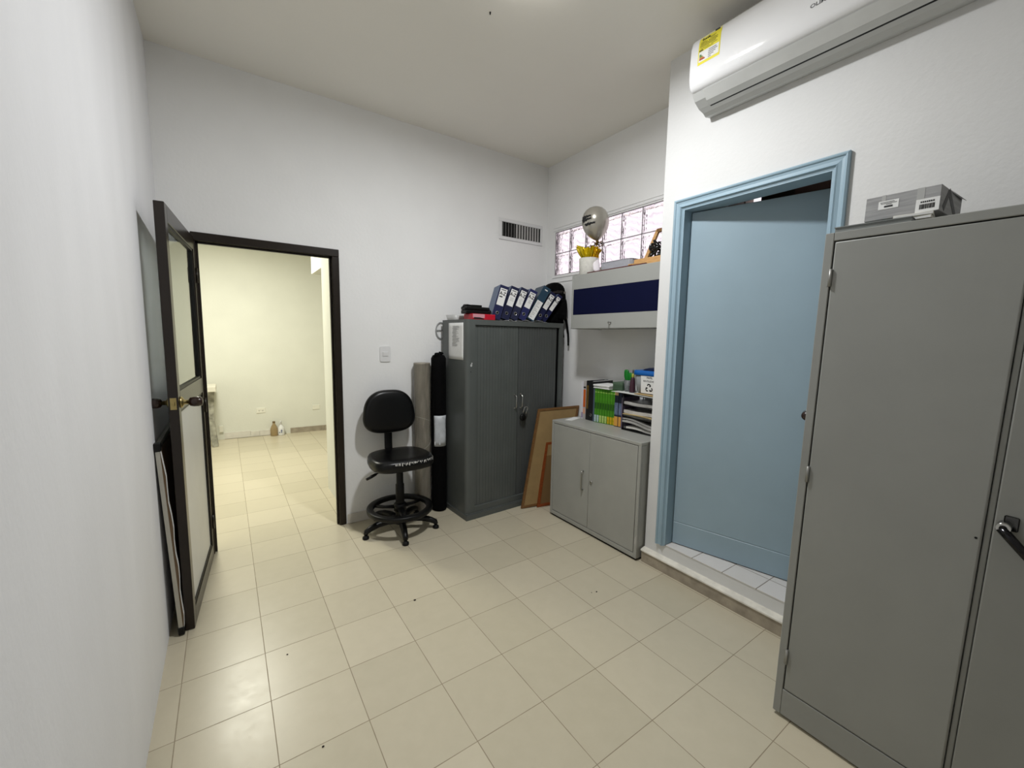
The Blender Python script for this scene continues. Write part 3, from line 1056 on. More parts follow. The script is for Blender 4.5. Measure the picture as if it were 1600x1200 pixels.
# ---- things on top of the dark cabinet
ZT = GH + 0.001
t = thing('plastic_tray', 'low clear plastic tray with white lids at the left of the dark cabinet top', 'tray', (2.02, 1.80, ZT))
b = B()
b.prism(superell(0.105, 0.085, 6, 32, 2.020, 1.80), 'z', ZT, ZT + 0.004)
o_ = superell(0.115, 0.092, 6, 32, 2.020, 1.80)
i_ = superell(0.111, 0.088, 6, 32, 2.020, 1.80)
b.ring_loft([[(x, y, ZT + 0.004) for x, y in superell(0.105, 0.085, 6, 32, 2.02, 1.8)], [(x, y, ZT + 0.045) for x, y in o_], [(x, y, ZT + 0.045) for x, y in i_], [(x, y, ZT + 0.006) for x, y in superell(0.101, 0.081, 6, 32, 2.02, 1.8)]], caps=False)
make('tray_body', b, mat('milky_plastic', (206, 206, 204), 0.3, trans=0.1), t)
b = B()
for k, (x, y) in enumerate(((1.965, 1.77), (2.03, 1.81), (2.085, 1.775))):
    b.lathe([(0.004, ZT + 0.006), (0.026, ZT + 0.006), (0.026, ZT + 0.030), (0.004, ZT + 0.032)], 16, (x, y, 0))
make('jar_lid', b, mat('grey_lid', (176, 174, 172), 0.5), t)
t = thing('box', 'flat red box under the black hole punch on the dark cabinet', 'box', (2.09, 1.60, ZT))
RB = Matrix.Translation((2.095, 1.585, ZT)) @ Matrix.Rotation(math.radians(4), 4, 'Z')
make('box_body', B().use(RB).box(-0.115, 0.125, -0.065, 0.075, 0, 0.050, 0.004, 2), mat('red_card', (190, 22, 44), 0.35, var=0.08), t)
b = B().use(RB)
b.box(-0.112, 0.010, -0.0656, -0.0640, 0.016, 0.048)
make('pale_panel', b, mat('pink_print', (206, 150, 158), 0.4), t)
b = B().use(RB)
b.prism([(-0.105, 0.006), (0.0, 0.006), (0.004, 0.011), (-0.04, 0.020), (-0.100, 0.020)], 'y', -0.0664, -0.0642)
make('dark_print', b, INK, t)
t = thing('hole_punch', 'black heavy hole punch lying on the flat red box', 'hole punch', (2.06, 1.60, ZT + 0.051))
HB = Matrix.Translation((2.065, 1.60, ZT + 0.0505)) @ Matrix.Rotation(math.radians(3), 4, 'Z')
b = B().use(HB)
b.box(-0.125, 0.130, -0.045, 0.045, 0.0, 0.030, 0.006, 2)
make('base', b, BLACK, t)
b = B().use(HB)
b.box(-0.130, 0.125, -0.040, 0.040, 0.030, 0.062, 0.010, 2)
b.box(-0.058, 0.045, -0.032, 0.032, 0.055, 0.078, 0.004, 2)
make('press_body', b, BLACK, t)
b = B().use(HB)
b.tube([(-0.130, 0, 0.050), (-0.118, 0, 0.068), (-0.085, 0, 0.072), (-0.05, 0, 0.070)], [0.010, 0.011, 0.010, 0.009], 10)
make('lever', b, BLACK, t)
make('hook', B().use(HB).tube([(0.11, -0.03, 0.05), (0.135, -0.032, 0.032), (0.142, -0.034, 0.010)], 0.005, 8), BLACK, t)
make('bolt', B().use(HB).cyl((0.128, -0.046, 0.010), (0.128, -0.052, 0.010), 0.006, n=10), CHROME, t)

# binders
NAVYB = [mat('navy_board_%d' % k, c, 0.4, var=0.08) for k, c in enumerate(((22, 27, 70), (17, 22, 58), (28, 32, 62), (30, 34, 84), (34, 62, 82), (18, 22, 60), (20, 24, 66)))]
SIDEB = mat('blue_grey_board', (96, 112, 140), 0.5, var=0.06)
PHI = math.radians(19)
BSPEC = [  # top-left corner x, z at the spine plane, lean, width, height, label position words
    (2.278, 2.068, 16.0, 0.084, 0.318, 'navy A-Z binder leaning first from the left on the dark cabinet, label struck out'),
    (2.394, 2.067, 19.0, 0.079, 0.318, 'navy A-Z binder second from the left on the dark cabinet'),
    (2.502, 2.063, 21.5, 0.074, 0.318, 'navy A-Z binder third from the left with a handwritten label'),
    (2.603, 2.057, 24.0, 0.078, 0.318, 'navy A-Z binder fourth from the left, beside the teal binder'),
    (2.752, 2.097, 29.0, 0.078, 0.356, 'teal topped binder fifth from the left with a long pale lower label'),
    (2.842, 2.048, 32.0, 0.062, 0.318, 'navy A-Z binder right of the teal binder'),
    (2.930, 2.030, 35.0, 0.052, 0.318, 'navy A-Z binder last in the row, leaning on the black backpack'),
]
YS = 1.560
for k, (tx, tz, th, bw_, bh, lbl) in enumerate(BSPEC):
    a = math.radians(th)
    # the bottom right corner rests on the cabinet top
    zb_ = ZT + bw_ * math.sin(a) + 0.003
    need = (tz - ZT - 0.003 - bw_ * math.sin(a)) / math.cos(a)
    bh = need
    blx = tx - bh * math.sin(a) * math.cos(PHI)
    bly = YS + bh * math.sin(a) * math.sin(PHI) * 0.0
    M_ = Matrix.Translation((blx, bly, zb_)) @ Matrix.Rotation(-PHI, 4, 'Z') @ Matrix.Rotation(a, 4, 'Y')
    t = thing('ring_binder', lbl, 'binder', M_.to_translation(), M_.to_euler(), group='binders leaning on the dark cabinet')
    bd = 0.245 if k < 5 else (0.21 if k == 5 else 0.15)
    body = NAVYB[k]
    b = B()
    b.box(0, bw_, 0, 0.003, 0, bh, 0.0012)
    b.box(0, bw_, 0.003, 0.004, 0, bh)
    make('spine', b, body, t, world=False)
    b = B()
    b.box(0, 0.003, 0.004, bd, 0, bh, 0.001)
    make('cover', b, SIDEB if k != 4 else body, t, world=False)
    make('cover', B().box(bw_ - 0.003, bw_, 0.004, bd, 0, bh, 0.001), body, t, world=False)
    make('pages', B().box(0.008, bw_ - 0.008, 0.012, bd - 0.02, 0.012, bh - 0.02), PAPER, t, world=False)
    b = B().use(Matrix.Translation((bw_ / 2, 0, 0.058)) @ Matrix.Rotation(PI / 2, 4, 'X'))
    b.lathe([(0.0115, 0.0), (0.0145, 0.0005), (0.0145, 0.0014), (0.0115, 0.0018), (0.0112, 0.0004)], 24, caps=False)
    if k not in (4,):
        make('finger_ring', b, CHROME, t, world=False)
        b = B().use(Matrix.Translation((bw_ / 2, 0, 0.058)) @ Matrix.Rotation(PI / 2, 4, 'X'))
        b.lathe([(0.0005, 0.0003), (0.0113, 0.0003), (0.0113, 0.0008), (0.0005, 0.0008)], 20)
        make('finger_hole', b, BLACK, t, world=False)
        m0 = 0.011 if bw_ > 0.07 else 0.008
        z1, z0 = bh - 0.026, bh - 0.178
        lb = make('spine_label', B().box(m0, bw_ - m0 * 0.8, -0.0009, 0.0003, z0, z1), PAPER, t, world=False)
        M_t = frame_M((bw_ / 2, -0.0010, z1 - 0.046), (1, 0, 0), (0, 0, 1))
        text('label_text', 'A-Z', 0.042 if bw_ > 0.07 else 0.034, INK, M_t, lb, 0.0003, world=False, sx=0.8, bold=0.0012)
        b = B()
        b.box(m0 + 0.010, bw_ - m0 - 0.006, -0.0014, -0.0006, z1 - 0.017, z1 - 0.008)
        make('label_header', b, INKG, lb, world=False)
        b = B()
        rr = random.Random(20 + k)
        if k == 0:
            b.box(m0 + 0.006, bw_ - m0 - 0.026, -0.0014, -0.0006, z1 - 0.080, z1 - 0.070)
            make('struck_out_word', b, INK, lb, world=False)
        else:
            for q in range(3 if k != 2 else 5):
                zz = z1 - 0.078 - q * 0.011
                x0 = m0 + 0.010 + rr.random() * 0.012
                b.box(x0, min(bw_ - m0 - 0.006, x0 + 0.018 + rr.random() * 0.026), -0.0014, -0.0006, zz - 0.0022, zz)
            make('handwriting', b, INKG, lb, world=False)
    else:
        lb = make('spine_label', B().box(0.010, bw_ - 0.006, -0.0009, 0.0003, 0.012, bh - 0.150), PAPERG if False else PAPER, t, world=False)
        b = B()
        rr = random.Random(9)
        for q in range(12):
            zz = bh - 0.165 - q * 0.014
            b.box(0.018, 0.03 + rr.random() * 0.035, -0.0014, -0.0006, zz - 0.003, zz)
        make('label_lines', b, INKG, lb, world=False)
        make('title_mark', B().box(0.026, bw_ - 0.022, -0.0008, 0.0003, bh - 0.036, bh - 0.027), PAPER, t, world=False)
# crumpled papers along the front edge
for k, (x0, x1, h_, lbl) in enumerate(((2.315, 2.40, 0.012, 'small crumpled white paper at the front edge below the navy binders'),
                                      (2.43, 2.60, 0.014, 'crumpled white paper sticking out below the middle binders'),
                                      (2.60, 2.80, 0.016, 'curled white paper under the teal binder and the last navy binders'))):
    rr = random.Random(40 + k)
    ph = rr.random() * 6
    t = make('loose_paper', B().sheet(12, 3, lambda u, v: (x0 + (x1 - x0) * u, 1.484 + GA * (x0 - GX) + 0.035 * v + 0.006 * math.sin(u * 7 + ph), ZT + 0.002 + h_ * (0.55 + 0.45 * math.sin(u * 8 + ph)) * (1 - v * 0.6) * min(1, 6 * u, 6 * (1 - u)))), PAPER)
    tag(t, lbl, 'paper', 'papers squeezed under the binders')

# backpack on the right end of the dark cabinet
t = thing('backpack', 'black backpack slumped on the right end of the dark cabinet', 'backpack', (2.97, 1.66, ZT))
b = B()
rings = []
for z, xl, xr, wy in ((0.004, 2.895, 3.075, 0.070), (0.02, 2.885, 3.085, 0.085), (0.10, 2.925, 3.092, 0.092), (0.19, 2.962, 3.095, 0.095), (0.25, 2.972, 3.095, 0.098), (0.285, 2.930, 3.095, 0.100),
                      (0.315, 2.892, 3.092, 0.100), (0.345, 2.893, 3.085, 0.096), (0.372, 2.908, 3.068, 0.086), (0.392, 2.936, 3.046, 0.066), (0.403, 2.966, 3.022, 0.040)):
    rings.append([(x, y, ZT + z) for x, y in superell((xr - xl) / 2, wy, 2.8, 32, (xl + xr) / 2, 1.645)])
b.ring_loft(rings)
make('body', b, FABRIC, t)
b = B()
rings = []
for k in range(9):
    v = k / 8
    q = math.sin(PI * (0.12 + 0.86 * v)) ** 0.5
    rings.append([(x, y, ZT + 0.04 + 0.20 * v) for x, y in superell(0.052 * (0.7 + .3 * q), 0.022 * q + 0.006, 3, 24, 3.030, 1.552)])
b.ring_loft(rings)
make('front_pocket', b, FABRIC, t)
b = B()
b.sheet(10, 2, lambda u, v: (2.915 + 0.145 * u, 1.544 + 0.03 * abs(2 * u - 1) ** 3, ZT + 0.296 + 0.022 * v + 0.004 * u), 0.004)
make('zip_band', b, mat('dark_zip_band', (62, 56, 52), 0.5), t)
make('badge', B().box(3.030, 3.052, 1.536, 1.546, ZT + 0.290, ZT + 0.314, 0.003), mat('grey_badge', (110, 104, 96), 0.5), t)
b = B()
b.tube([(3.075, 1.60, ZT + 0.12), (3.092, 1.56, ZT + 0.02), (3.093, 1.53, ZT - 0.10), (3.090, 1.52, ZT - 0.22)], [0.018, 0.018, 0.014, 0.011], 8, flat=0.35)
b.tube([(3.070, 1.64, ZT + 0.10), (3.080, 1.60, ZT + 0.0), (3.072, 1.585, ZT - 0.08), (3.078, 1.58, ZT - 0.14)], [0.016, 0.014, 0.012, 0.010], 8, flat=0.35)
make('strap', b, FABRIC, t)

# ================================================================== ROLLS IN THE CORNER
t = thing('wrapped_roll', 'tall grey brown roll wrapped in clear plastic, standing behind the chair', 'roll', (1.676, 1.874, 0))
b = B()
b.lathe([(0.069, 0.002), (0.070, 0.02), (0.071, 0.6), (0.0705, 1.35), (0.069, 1.366), (0.040, 1.364)], 32, (1.676, 1.874, 0))
make('roll', b, mat('grey_brown_roll', (150, 142, 128), 0.4, var=0.22, nscale=5, stretch=(6, 6, 1.2), bump=0.2, bscale=18), t)
b = B()
rings = []
for k in range(46):
    z = 0.03 + 1.335 * k / 45
    rings.append([(1.676 + (0.0725 + 0.0012 * math.sin(5 * a_ + z * 9) + 0.0012 * math.sin(11 * a_ - z * 23)) * math.cos(a_), 1.874 + (0.0725 + 0.0012 * math.sin(5 * a_ + z * 9) + 0.0012 * math.sin(11 * a_ - z * 23)) * math.sin(a_), z) for a_ in [2 * PI * q / 40 for q in range(40)]])
b.ring_loft(rings, caps=False)
make('plastic_wrap', b, mat('plastic_film', (238, 238, 236), 0.14, trans=0.96, ior=1.12, var=0.0, bump=0.35, bscale=30), t)
for z, tilt in ((0.86, 0.03), (0.62, -0.05)):
    b = B()
    b.tube([(1.676 + 0.0742 * math.cos(a_), 1.874 + 0.0742 * math.sin(a_), z + tilt * math.cos(a_ - 3.4)) for a_ in [2 * PI * q / 28 for q in range(28)]], 0.0016, 6, loop=True)
    make('tape_edge', b, mat('shiny_tape', (196, 190, 176), 0.15), t)
t = thing('bag_roll', 'tall black tied bag with a white paper taped on, beside the dark cabinet', 'bag', (1.812, 1.820, 0))
b = B()
rings = []
prof = [(0.064, 0.004), (0.068, 0.02), (0.068, 0.14), (0.068, 0.30), (0.0675, 0.55), (0.067, 0.95), (0.067, 1.20), (0.066, 1.34), (0.066, 1.405), (0.052, 1.432), (0.030, 1.440)]
rr = random.Random(4)
for r_, z in prof:
    cx = 1.814 - 0.006 * z / 1.44
    rings.append([(cx + r_ * (1 + 0.02 * math.sin(3 * a_ + z * 6) + 0.012 * math.sin(7 * a_ + z * 15)) * math.cos(a_), 1.816 + r_ * (1 + 0.02 * math.sin(3 * a_ + z * 6)) * math.sin(a_), z) for a_ in [2 * PI * q / 36 for q in range(36)]])
b.ring_loft(rings)
make('bag', b, FABRIC, t)
b = B()
b.tube([(1.806, 1.80, 1.425), (1.785, 1.785, 1.440), (1.765, 1.775, 1.442), (1.752, 1.770, 1.430)], [0.024, 0.020, 0.016, 0.008], 10)
b.tube([(1.80, 1.80, 1.43), (1.815, 1.79, 1.452), (1.845, 1.80, 1.450)], [0.016, 0.018, 0.008], 10)
make('tied_end', b, FABRIC, t)
b = B()
rings = []
for z in (0.615, 0.67, 0.73, 0.79, 0.85, 0.895):
    cx = 1.814 - 0.006 * z / 1.44
    row = []
    row2 = []
    for q in range(9):
        a_ = math.radians(-152 + 100 * q / 8)
        w_ = 0.0705 + 0.0016 * math.sin(q * 2.3 + z * 30)
        row.append((cx + w_ * math.cos(a_), 1.816 + w_ * math.sin(a_), z))
        row2.append((cx + (w_ - 0.001) * math.cos(a_), 1.816 + (w_ - 0.001) * math.sin(a_), z))
    rings.append(row + row2[::-1])
b.ring_loft(rings)
make('taped_paper', b, mat('crinkled_paper', (196, 200, 204), 0.4, var=0.1, nscale=18, bump=0.6, bscale=22), t)

# ================================================================== CHAIR
CHX, CHY = 1.372, 1.625
t = thing('drafting_chair', 'black vinyl drafting chair with foot ring standing by the back wall', 'chair', (CHX, CHY, 0), (0, 0, 0))


def pad(outline_fn, layers, M_):
    bb = B().use(M_)
    rings = []
    for s, d in layers:
        rings.append([(x, y, d) for x, y in outline_fn(s)])
    bb.ring_loft(rings)
    return bb


# seat: outline in plan (x right, y towards the back), front edge towards -y
def seat_out(s):
    out = []
    for x, y in superell(0.252, 0.222, 3.4, 48):
        k = 1.0 - 0.10 * max(0, y / 0.222)
        out.append((x * k * s, y * s))
    return out


seat_layers = [(0.90, 0.555), (0.965, 0.562), (0.995, 0.580), (1.0, 0.600), (0.985, 0.622), (0.95, 0.636), (0.86, 0.645), (0.6, 0.643), (0.3, 0.640), (0.05, 0.639)]
st = make('seat', pad(seat_out, seat_layers, Matrix.Rotation(math.radians(1.0), 4, 'X')), LEATHER, t, world=False)
# cracked front edge: flakes that follow the curve of the pad
def seat_pt(x, z, off):
    lay = sorted((d, sc) for sc, d in seat_layers[2:7])
    sc = lay[0][1]
    for (d0, s0), (d1_, s1) in zip(lay[:-1], lay[1:]):
        if d0 <= z <= d1_:
            sc = s0 + (s1 - s0) * (z - d0) / (d1_ - d0)
    y = -0.222 * sc * max(0.0, 1 - abs(x / (0.252 * sc)) ** 3.4) ** (1 / 3.4)
    return (x, y - off, z + off * 0.5)


b = B().use(Matrix.Rotation(math.radians(1.0), 4, 'X'))
rr = random.Random(11)
for k in range(30):
    x = -0.105 + 0.325 * k / 29 + rr.uniform(-0.004, 0.004)
    h_ = rr.uniform(0.006, 0.024)
    wv = rr.uniform(0.002, 0.006)
    z = 0.634 - rr.random() * 0.006
    quad = [(x - wv, z - h_ * 0.6), (x + wv * 0.3, z - h_), (x + wv, z - h_ * 0.2), (x - wv * 0.5, z)]
    b.ring_loft([[seat_pt(px, pz, 0.0016) for px, pz in quad], [seat_pt(px, pz, -0.002) for px, pz in quad]], smooth=False)
wo = make('worn_edge', b, mat('exposed_lining', (196, 194, 188), 0.7), st, world=False)
wo['kind'] = 'stuff'
make('seat_pan', B().prism(superell(0.205, 0.180, 3.5, 40), 'z', 0.545, 0.556).box(-0.09, 0.09, -0.07, 0.16, 0.515, 0.546, 0.008, 2), BLACK, t, world=False)


def back_out(s):
    out = []
    for x, z in superell(0.229, 0.182, 3.0, 56):
        v = (z + 0.182) / 0.364
        k = 1.0 - 0.24 * v ** 2.2
        zz = z
        out.append((x * k * s, zz * s))
    return out


BKM = Matrix.Translation((-0.014, 0.195, 0.965)) @ Matrix.Rotation(math.radians(-5), 4, 'X') @ Matrix.Rotation(PI / 2, 4, 'X')
back_layers = [(0.80, -0.030), (0.93, -0.027), (0.985, -0.016), (1.0, 0.0), (0.985, 0.018), (0.94, 0.031), (0.84, 0.039), (0.6, 0.043), (0.3, 0.044), (0.05, 0.044)]
make('backrest', pad(back_out, back_layers, BKM), LEATHER, t, world=False)
b = B()
pts = [(-0.012, 0.238, 0.97), (-0.012, 0.243, 0.80), (-0.012, 0.238, 0.64), (-0.010, 0.215, 0.565), (-0.006, 0.150, 0.530), (0.0, 0.05, 0.526)]
b.tube(pts, [0.034] * 6, 12, flat=0.28, up=(0, 1, 0))
make('back_support', b, BLACK, t, world=False)
b = B()
b.lathe([(0.040, 0.085), (0.042, 0.10), (0.036, 0.17), (0.0345, 0.30), (0.0345, 0.385), (0.028, 0.392), (0.028, 0.47), (0.026, 0.48), (0.026, 0.52)], 24)
make('gas_column', b, BLACK, t, world=False)
# foot ring
b = B()
R0, zr = 0.262, 0.185
sec = superell(0.027, 0.020, 4, 16)
rings = []
for k in range(56):
    a_ = 2 * PI * k / 56
    rings.append([((R0 - 0.024 + u) * math.cos(a_), (R0 - 0.018 + u) * math.sin(a_), zr + v) for u, v in sec])
b.ring_loft(rings, loop=True)
fr = make('foot_ring', b, BLACK, t, world=False)
b = B()
b.lathe([(0.036, zr - 0.02), (0.050, zr - 0.02), (0.050, zr + 0.035), (0.037, zr + 0.045)], 24)
for k in range(3):
    a_ = math.radians(20 + 120 * k)
    c_, s_ = math.cos(a_), math.sin(a_)
    b.tube([(0.045 * c_, 0.045 * s_, zr + 0.005), (0.14 * c_, 0.14 * s_, zr - 0.004), (0.236 * c_, 0.236 * s_, zr - 0.002)], [0.030, 0.024, 0.026], 10, flat=0.4)
make('spokes', b, BLACK, fr, world=False)
b = B()
b.lathe([(0.030, 0.052), (0.050, 0.056), (0.052, 0.075), (0.048, 0.110), (0.036, 0.116)], 24)
make('hub', b, BLACK, t, world=False)
for k, ad in enumerate((186, 258, 330, 42, 114)):
    a_ = math.radians(ad)
    c_, s_ = math.cos(a_), math.sin(a_)
    pts = [(0.036, 0.082), (0.11, 0.096), (0.19, 0.090), (0.255, 0.072), (0.288, 0.056), (0.293, 0.038)]
    b = B()
    b.tube([(r_ * c_, r_ * s_, z) for r_, z in pts], [0.029, 0.028, 0.026, 0.023, 0.021, 0.018], 12)
    lg = make('leg', b, BLACK, t, world=False)
    b = B()
    b.lathe([(0.012, 0.036), (0.013, 0.026), (0.024, 0.020), (0.026, 0.010), (0.025, 0.001)], 18, (0.293 * c_, 0.293 * s_, 0))
    make('foot_glide', b, BLACK, lg, world=False)
b = B()
b.tube([(-0.06, -0.03, 0.534), (-0.16, -0.050, 0.532), (-0.20, -0.060, 0.526), (-0.215, -0.064, 0.522), (-0.250, -0.072, 0.512), (-0.290, -0.082, 0.500)], [0.005, 0.005, 0.005, 0.011, 0.013, 0.010], 10)
make('lever', b, BLACK, t, world=False)

# ================================================================== BOARDS LEANING ON THE DARK CABINET
def board(name, label, cat, p_bl, p_tl, width, fw, ft, mframe, mpanel, group=None):
    """p_bl / p_tl: bottom-left and top-left corners of the face; the board runs to +x"""
    p0, p1 = Vector(p_bl), Vector(p_tl)
    up = (p1 - p0)
    H = up.length
    r = Vector((1, -0.20, 0.03)).normalized()
    u = up.normalized()
    u0 = (u - r * u.dot(r))
    n = r.cross(u0.normalized())
    M_ = Matrix((r, u, n)).transposed().to_4x4()     # sheared slightly: the board stands a little askew
    M_.translation = p0
    t_ = thing(name, label, cat, p0, group=group)
    bb = B().use(M_)
    bb.box(0, fw, 0, H, -ft, 0)
    bb.box(width - fw, width, 0, H, -ft, 0)
    bb.box(fw, width - fw, H - fw, H, -ft, 0)
    bb.box(fw, width - fw, 0, fw, -ft, 0)
    make('frame', bb, mframe, t_)
    make('panel', B().use(M_).box(fw, width - fw, fw, H - fw, -ft * 0.65, -ft * 0.35), mpanel, t_)
    return t_


board('pin_board', 'large brown framed hardboard panel leaning on the dark cabinet', 'board', (2.458, 1.402, 0.004), (2.680, 1.458, 0.925), 0.455, 0.022, 0.018, WOODB, HARDB)
board('picture_frame', 'smaller orange brown wooden frame leaning on the hardboard panel', 'frame', (2.606, 1.348, 0.003), (2.748, 1.415, 0.600), 0.34, 0.026, 0.018, WOODR, mat('dark_panel', (120, 92, 56), 0.7))
t = make('folder', B().use(Matrix.Translation((2.655, 1.215, 0.001)) @ Matrix.Rotation(math.radians(3), 4, 'X')).box(0, 0.24, -0.008, 0.008, 0, 0.30, 0.002), mat('purple_folder', (52, 40, 92), 0.5))
tag(t, 'purple folder standing in the gap beside the low grey cabinet', 'folder')
# ================================================================== LOW GREY CABINET
QX, QY0, QY1, QZ = 2.616, 0.207, 1.178, 0.878
t = thing('storage_cabinet', 'low light grey two-door metal cabinet carrying books and paper trays', 'cabinet', (QX, QY0, 0))
b = B()
b.box(QX, 3.02, QY0, QY1, QZ - 0.024, QZ, 0.003)
b.box(QX + 0.02, 3.02, QY0, QY0 + 0.003, 0.018, QZ - 0.024)
b.box(QX + 0.02, 3.02, QY1 - 0.003, QY1, 0.018, QZ - 0.024)
b.box(3.017, 3.02, QY0 + 0.003, QY1 - 0.003, 0.018, QZ - 0.024)
b.box(QX + 0.02, 3.017, QY0 + 0.003, QY1 - 0.003, 0.018, 0.025)
b.box(QX, QX + 0.02, QY0, QY0 + 0.026, 0.018, QZ - 0.024, 0.002)
b.box(QX, QX + 0.02, QY1 - 0.024, QY1, 0.018, QZ - 0.024, 0.002)
b.box(QX, QX + 0.02, QY0 + 0.026, QY1 - 0.024, 0.018, 0.052, 0.002)
make('carcass', b, GREYL, t)
b = B()
b.box(QX + 0.012, 3.01, QY0 + 0.012, QY1 - 0.012, 0.0, 0.0195)
make('base', b, BLACK, t)
ysp = 0.706
make('door', B().box(QX + 0.0005, QX + 0.018, ysp + 0.0016, QY1 - 0.0285, 0.0565, QZ - 0.0285, 0.003, 2), GREYL, t)
dR = make('door', B().box(QX + 0.0005, QX + 0.018, QY0 + 0.0305, ysp - 0.0016, 0.0565, QZ - 0.0285, 0.003, 2), GREYL, t)
b = B()
b.tube([(QX + 0.002, 0.768, 0.520), (QX - 0.020, 0.768, 0.516), (QX - 0.024, 0.768, 0.500), (QX - 0.024, 0.768, 0.380), (QX - 0.020, 0.768, 0.364), (QX + 0.002, 0.768, 0.360)], 0.0055, 10)
make('handle', b, STEEL, t)
b = B()
b.cyl((QX + 0.001, 0.676, 0.452), (QX - 0.007, 0.676, 0.452), 0.014, 0.012, 18)
lk = make('lock', b, CHROME, t)
make('keyhole', B().box(QX - 0.0078, QX - 0.0068, 0.6745, 0.6775, 0.446, 0.458), BLACK, lk)
b = B()
b.prism([(QY0 + 0.003, 0.20), (QY0 + 0.020, 0.17), (QY0 + 0.022, 0.12), (QY0 + 0.012, 0.13), (QY0 + 0.003, 0.10)], 'x', QX - 0.0006, QX + 0.0006)
make('paint_wear', b, mat('worn_metal', (176, 174, 168), 0.5), t)

ZQ = QZ + 0.0005
t = make('paper_scrap', B().prism([(2.70, 1.105), (2.735, 1.05), (2.90, 1.108), (2.865, 1.165)], 'z', ZQ, ZQ + 0.0012), PAPER)
tag(t, 'small white paper lying on the left end of the low cabinet', 'paper')


def book(y1, th, x0, depth, h, cover, label, group, sticker=None, page=True, name='book', tilt=0.0, band=None, cat='book'):
    """y1: left edge (larger y); spine faces -x"""
    M_ = Matrix.Translation((x0, y1, ZQ)) @ Matrix.Rotation(tilt, 4, 'X')
    t_ = thing(name, label, cat, (x0, y1, ZQ), (tilt, 0, 0), group=group)
    bb = B()
    bb.box(0, 0.003, -th, 0, 0, h, 0.0012)
    bb.box(0.003, depth, -0.0022, 0, 0, h)
    bb.box(0.003, depth, -th, -th + 0.0022, 0, h)
    make('cover', bb, cover, t_, world=False)
    make('pages', B().box(0.003, depth - 0.006, -th + 0.0024, -0.0024, 0.004, h - 0.005), PAPER, t_, world=False)
    if sticker:
        for (z0, z1, mm, nm) in sticker:
            make(nm, B().box(-0.0007, 0.0005, -th + 0.0016, -0.0016, z0, z1), mm, t_, world=False)
    return t_


GB = 'books standing on the low cabinet'
ORANGE = mat('orange_spine', (200, 96, 36), 0.5)
WHB = mat('white_spine', (216, 214, 222), 0.5)
BKB = mat('black_spine', (22, 22, 24), 0.45)
BLG = mat('blue_grey_spine', (74, 88, 104), 0.5)
book(1.092, 0.022, 2.885, 0.20, 0.335, WHB, 'thin white spined book first in the row on the low cabinet', GB, [(0.01, 0.06, mat('lilac_sticker', (150, 136, 170), 0.5), 'lilac_foot')])
book(1.068, 0.032, 2.880, 0.20, 0.345, mat('silver_spine', (176, 172, 170), 0.5), 'book with an orange and silver spine beside the white one', GB,
     [(0.11, 0.27, ORANGE, 'orange_band'), (0.05, 0.10, mat('peach_band', (214, 160, 130), 0.5), 'peach_band'), (0.282, 0.296, BKB, 'black_band')])
book(1.034, 0.030, 2.884, 0.225, 0.352, BKB, 'black book with gold titling next to the orange spined book', GB, [(0.10, 0.31, mat('gold_titling', (96, 76, 34), 0.4, var=0.5, nscale=40), 'spine_title')])
t = book(1.002, 0.060, 2.882, 0.24, 0.352, BKB, 'thick black binder between the black book and the green books', GB, None, name='ring_binder', cat='binder')
make('finger_ring', B().use(Matrix.Translation((0, -0.03, 0.05)) @ Matrix.Rotation(-PI / 2, 4, 'Y')).lathe([(0.009, 0), (0.0125, 0.0005), (0.0125, 0.0015), (0.009, 0.0018)], 20, caps=False), CHROME, t, world=False)
book(0.940, 0.020, 2.876, 0.22, 0.300, BLG, 'slim blue grey spined book left of the green books', GB)
# eight green volumes: one built, the rest copied part by part
GR = mat('green_spine', (70, 136, 30), 0.4, var=0.16, nscale=5, stretch=(1, 1, 8))
ORD = ['first', 'second', 'third', 'fourth', 'fifth', 'sixth', 'seventh', 'eighth']
STK = [mat('pale_blue_sticker', (176, 196, 196), 0.5, var=0.2, nscale=60), mat('pale_green_sticker', (178, 204, 116), 0.5, var=0.2, nscale=60), mat('yellow_sticker', (206, 172, 20), 0.5, var=0.3, nscale=40)]
gth = 0.0262
proto = book(0.918, gth - 0.0008, 2.872, 0.21, 0.298, GR, 'first green spined book counted from the left in the green set', 'green spined set on the low cabinet',
             [(0.006, 0.066, STK[0], 'spine_sticker'), (0.262, 0.270, mat('light_green_line', (150, 190, 90), 0.5), 'title_line'), (0.120, 0.175, mat('dark_green_title', (40, 92, 20), 0.5, var=0.3, nscale=50), 'spine_title')])
for k in range(1, 8):
    c = proto.copy()
    COL.objects.link(c)
    c.location = (2.872 + 0.004 * k, 0.918 - gth * k, ZQ)
    c['label'] = '%s green spined book counted from the left in the green set' % ORD[k]
    for ch in proto.children:
        d = ch.copy()
        COL.objects.link(d)
        d.parent = c
        if ch.name.startswith('spine_sticker'):
            d.data = ch.data.copy()
            d.data.materials[0] = STK[0 if k < 2 else (1 if k < 5 else 2)]
DB = mat('dark_blue_spine', (32, 42, 62), 0.45)
OS = mat('orange_sticker', (218, 160, 74), 0.5)
book(0.704, 0.040, 2.885, 0.21, 0.292, DB, 'dark blue book with an orange foot label right of the green set', GB, [(0.006, 0.085, OS, 'orange_label'), (0.262, 0.286, mat('pale_orange_cap', (214, 180, 130), 0.5), 'top_band'), (0.10, 0.20, mat('steel_blue_title', (96, 110, 136), 0.5, var=0.4, nscale=40), 'spine_title')])
book(0.662, 0.030, 2.888, 0.21, 0.285, DB, 'dark blue book with an orange foot label against the purple book', GB, [(0.006, 0.085, OS, 'orange_label'), (0.10, 0.20, mat('steel_blue_title', (96, 110, 136), 0.5), 'spine_title')])
